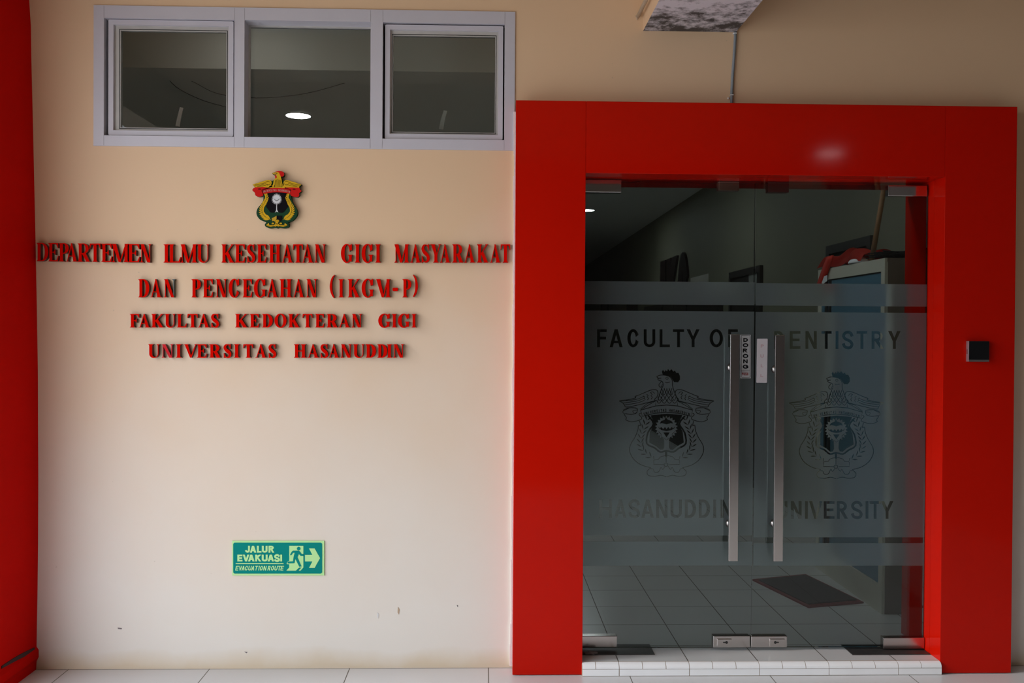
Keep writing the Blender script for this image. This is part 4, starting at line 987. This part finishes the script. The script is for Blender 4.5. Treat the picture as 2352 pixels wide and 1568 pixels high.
# dark letters on the corridor wall
zl = onX(1583, 577, XR)[1]
for ch, pa, pb, lab in (('I', 1519, 1533, 'dark letter I on the corridor wall, seen through the left leaf'), ('K', 1535.5, 1559, 'dark letter K between I and G on the corridor wall'), ('G', 1561, 1583.5, 'dark letter G nearest the glass on the corridor wall')):
    Ya, Yb = wy(pa), wy(pb); w = Ya-Yb; h = .95; s = min(.26, w*.42) if ch != 'I' else w
    gl = glyph(ch, w, h, s if ch != 'I' else w*.8, s*.9 if ch != 'I' else .1, 0)
    bm = plate(bmesh.new(), gl, lambda x, y: (Ya-x, zl-h+y), lambda a, b: (XR-.03, a, b), lambda a, b: (XR-.0005, a, b))
    tag(link('wall_letter', bm, M['dark_sign']), lab, 'letter', 'dark letters on the corridor wall')
Y_, Z_ = onX(1606, 640, XR); tag(link('wall_notice', B(XR-.012, XR-.0005, wy(1627), wy(1588), Z_-.20, onX(1606, 634, XR)[1]), plain('pale_notice', (.62, .60, .54), .6)), 'pale notice board right of the dark wall letters', 'notice')
# ceiling downlights
def downlight(px, py, z, r, mat, label, pos=None):
    X, Y = onZ(px, py, z) if pos is None else pos
    t = thing('downlight', (X, Y, z), label, 'ceiling light', 'ceiling downlights')
    bm = bmesh.new(); tube(bm, [(X, Y, z-.0005), (X, Y, z-.006)], r, 28); link('diffuser', bm, mat, t)
    bm = bmesh.new(); plate(bm, [(ell(X, Y, r*1.12, r*1.12, 28), True), (ell(X, Y, r*1.005, r*1.005, 28), False)], lambda x, y: (x, y), lambda a, b: (a, b, z-.008), lambda a, b: (a, b, z-.0005)); link('trim_ring', bm, M['white_plastic'], t)
downlight(685, 264, ZCI, .092, M['lamp_on'], 'bright round downlight seen through the middle window pane')
downlight(1349, 482, ZCI, .092, M['lamp_on'], 'small bright downlight at the upper left of the left door leaf')
downlight(0, 0, ZCI, .092, M['lamp_on'], 'added unseen downlight brightening the first stretch of corridor behind the doors', (1.25, 4.8))  # added behind the header, unseen, to brighten the floor inside
downlight(0, 0, ZCI, .092, M['lamp_on'], 'added unseen downlight brightening the second stretch of corridor behind the doors', (1.2, 8.7))  # second unseen lamp added for more light in the corridor
downlight(0, 0, ZCI, .092, M['lamp_fill'], 'added unseen downlight brightening the ceiling beam behind the high window', (-1.25, 4.56))  # unseen fill lamp added to light the front of the beam
# porch lamps that glint on the glossy red header
def mirror_lamp(px, py):
    d = ray(px, py); t = (ZCP-CAMZ)/d.z; return (t*d.x, 2*YF-t*d.y)
downlight(0, 0, ZCP, .11, M['lamp_warm'], 'porch ceiling downlight opposite the red header', mirror_lamp(1906, 351))
# cables slung under the room ceiling behind the window
for yq, px, lab in ((5.7, [(300, 130), (365, 158), (405, 200), (470, 232), (540, 250)], 'dark cable drooping behind the left window sash'), (6.2, [(355, 152), (440, 186), (500, 215), (590, 225), (700, 215), (800, 188)], 'dark cable drooping behind the middle window pane')):
    bm = tube(bmesh.new(), [(onY(x, y, yq)[0], yq, onY(x, y, yq)[1]) for x, y in smooth_path(px, 4)], .0022, 6)
    tag(link('cable', bm, plain('dark_cable', (.07, .07, .065), .6), smooth=True), lab, 'cable', 'cables behind the high window')
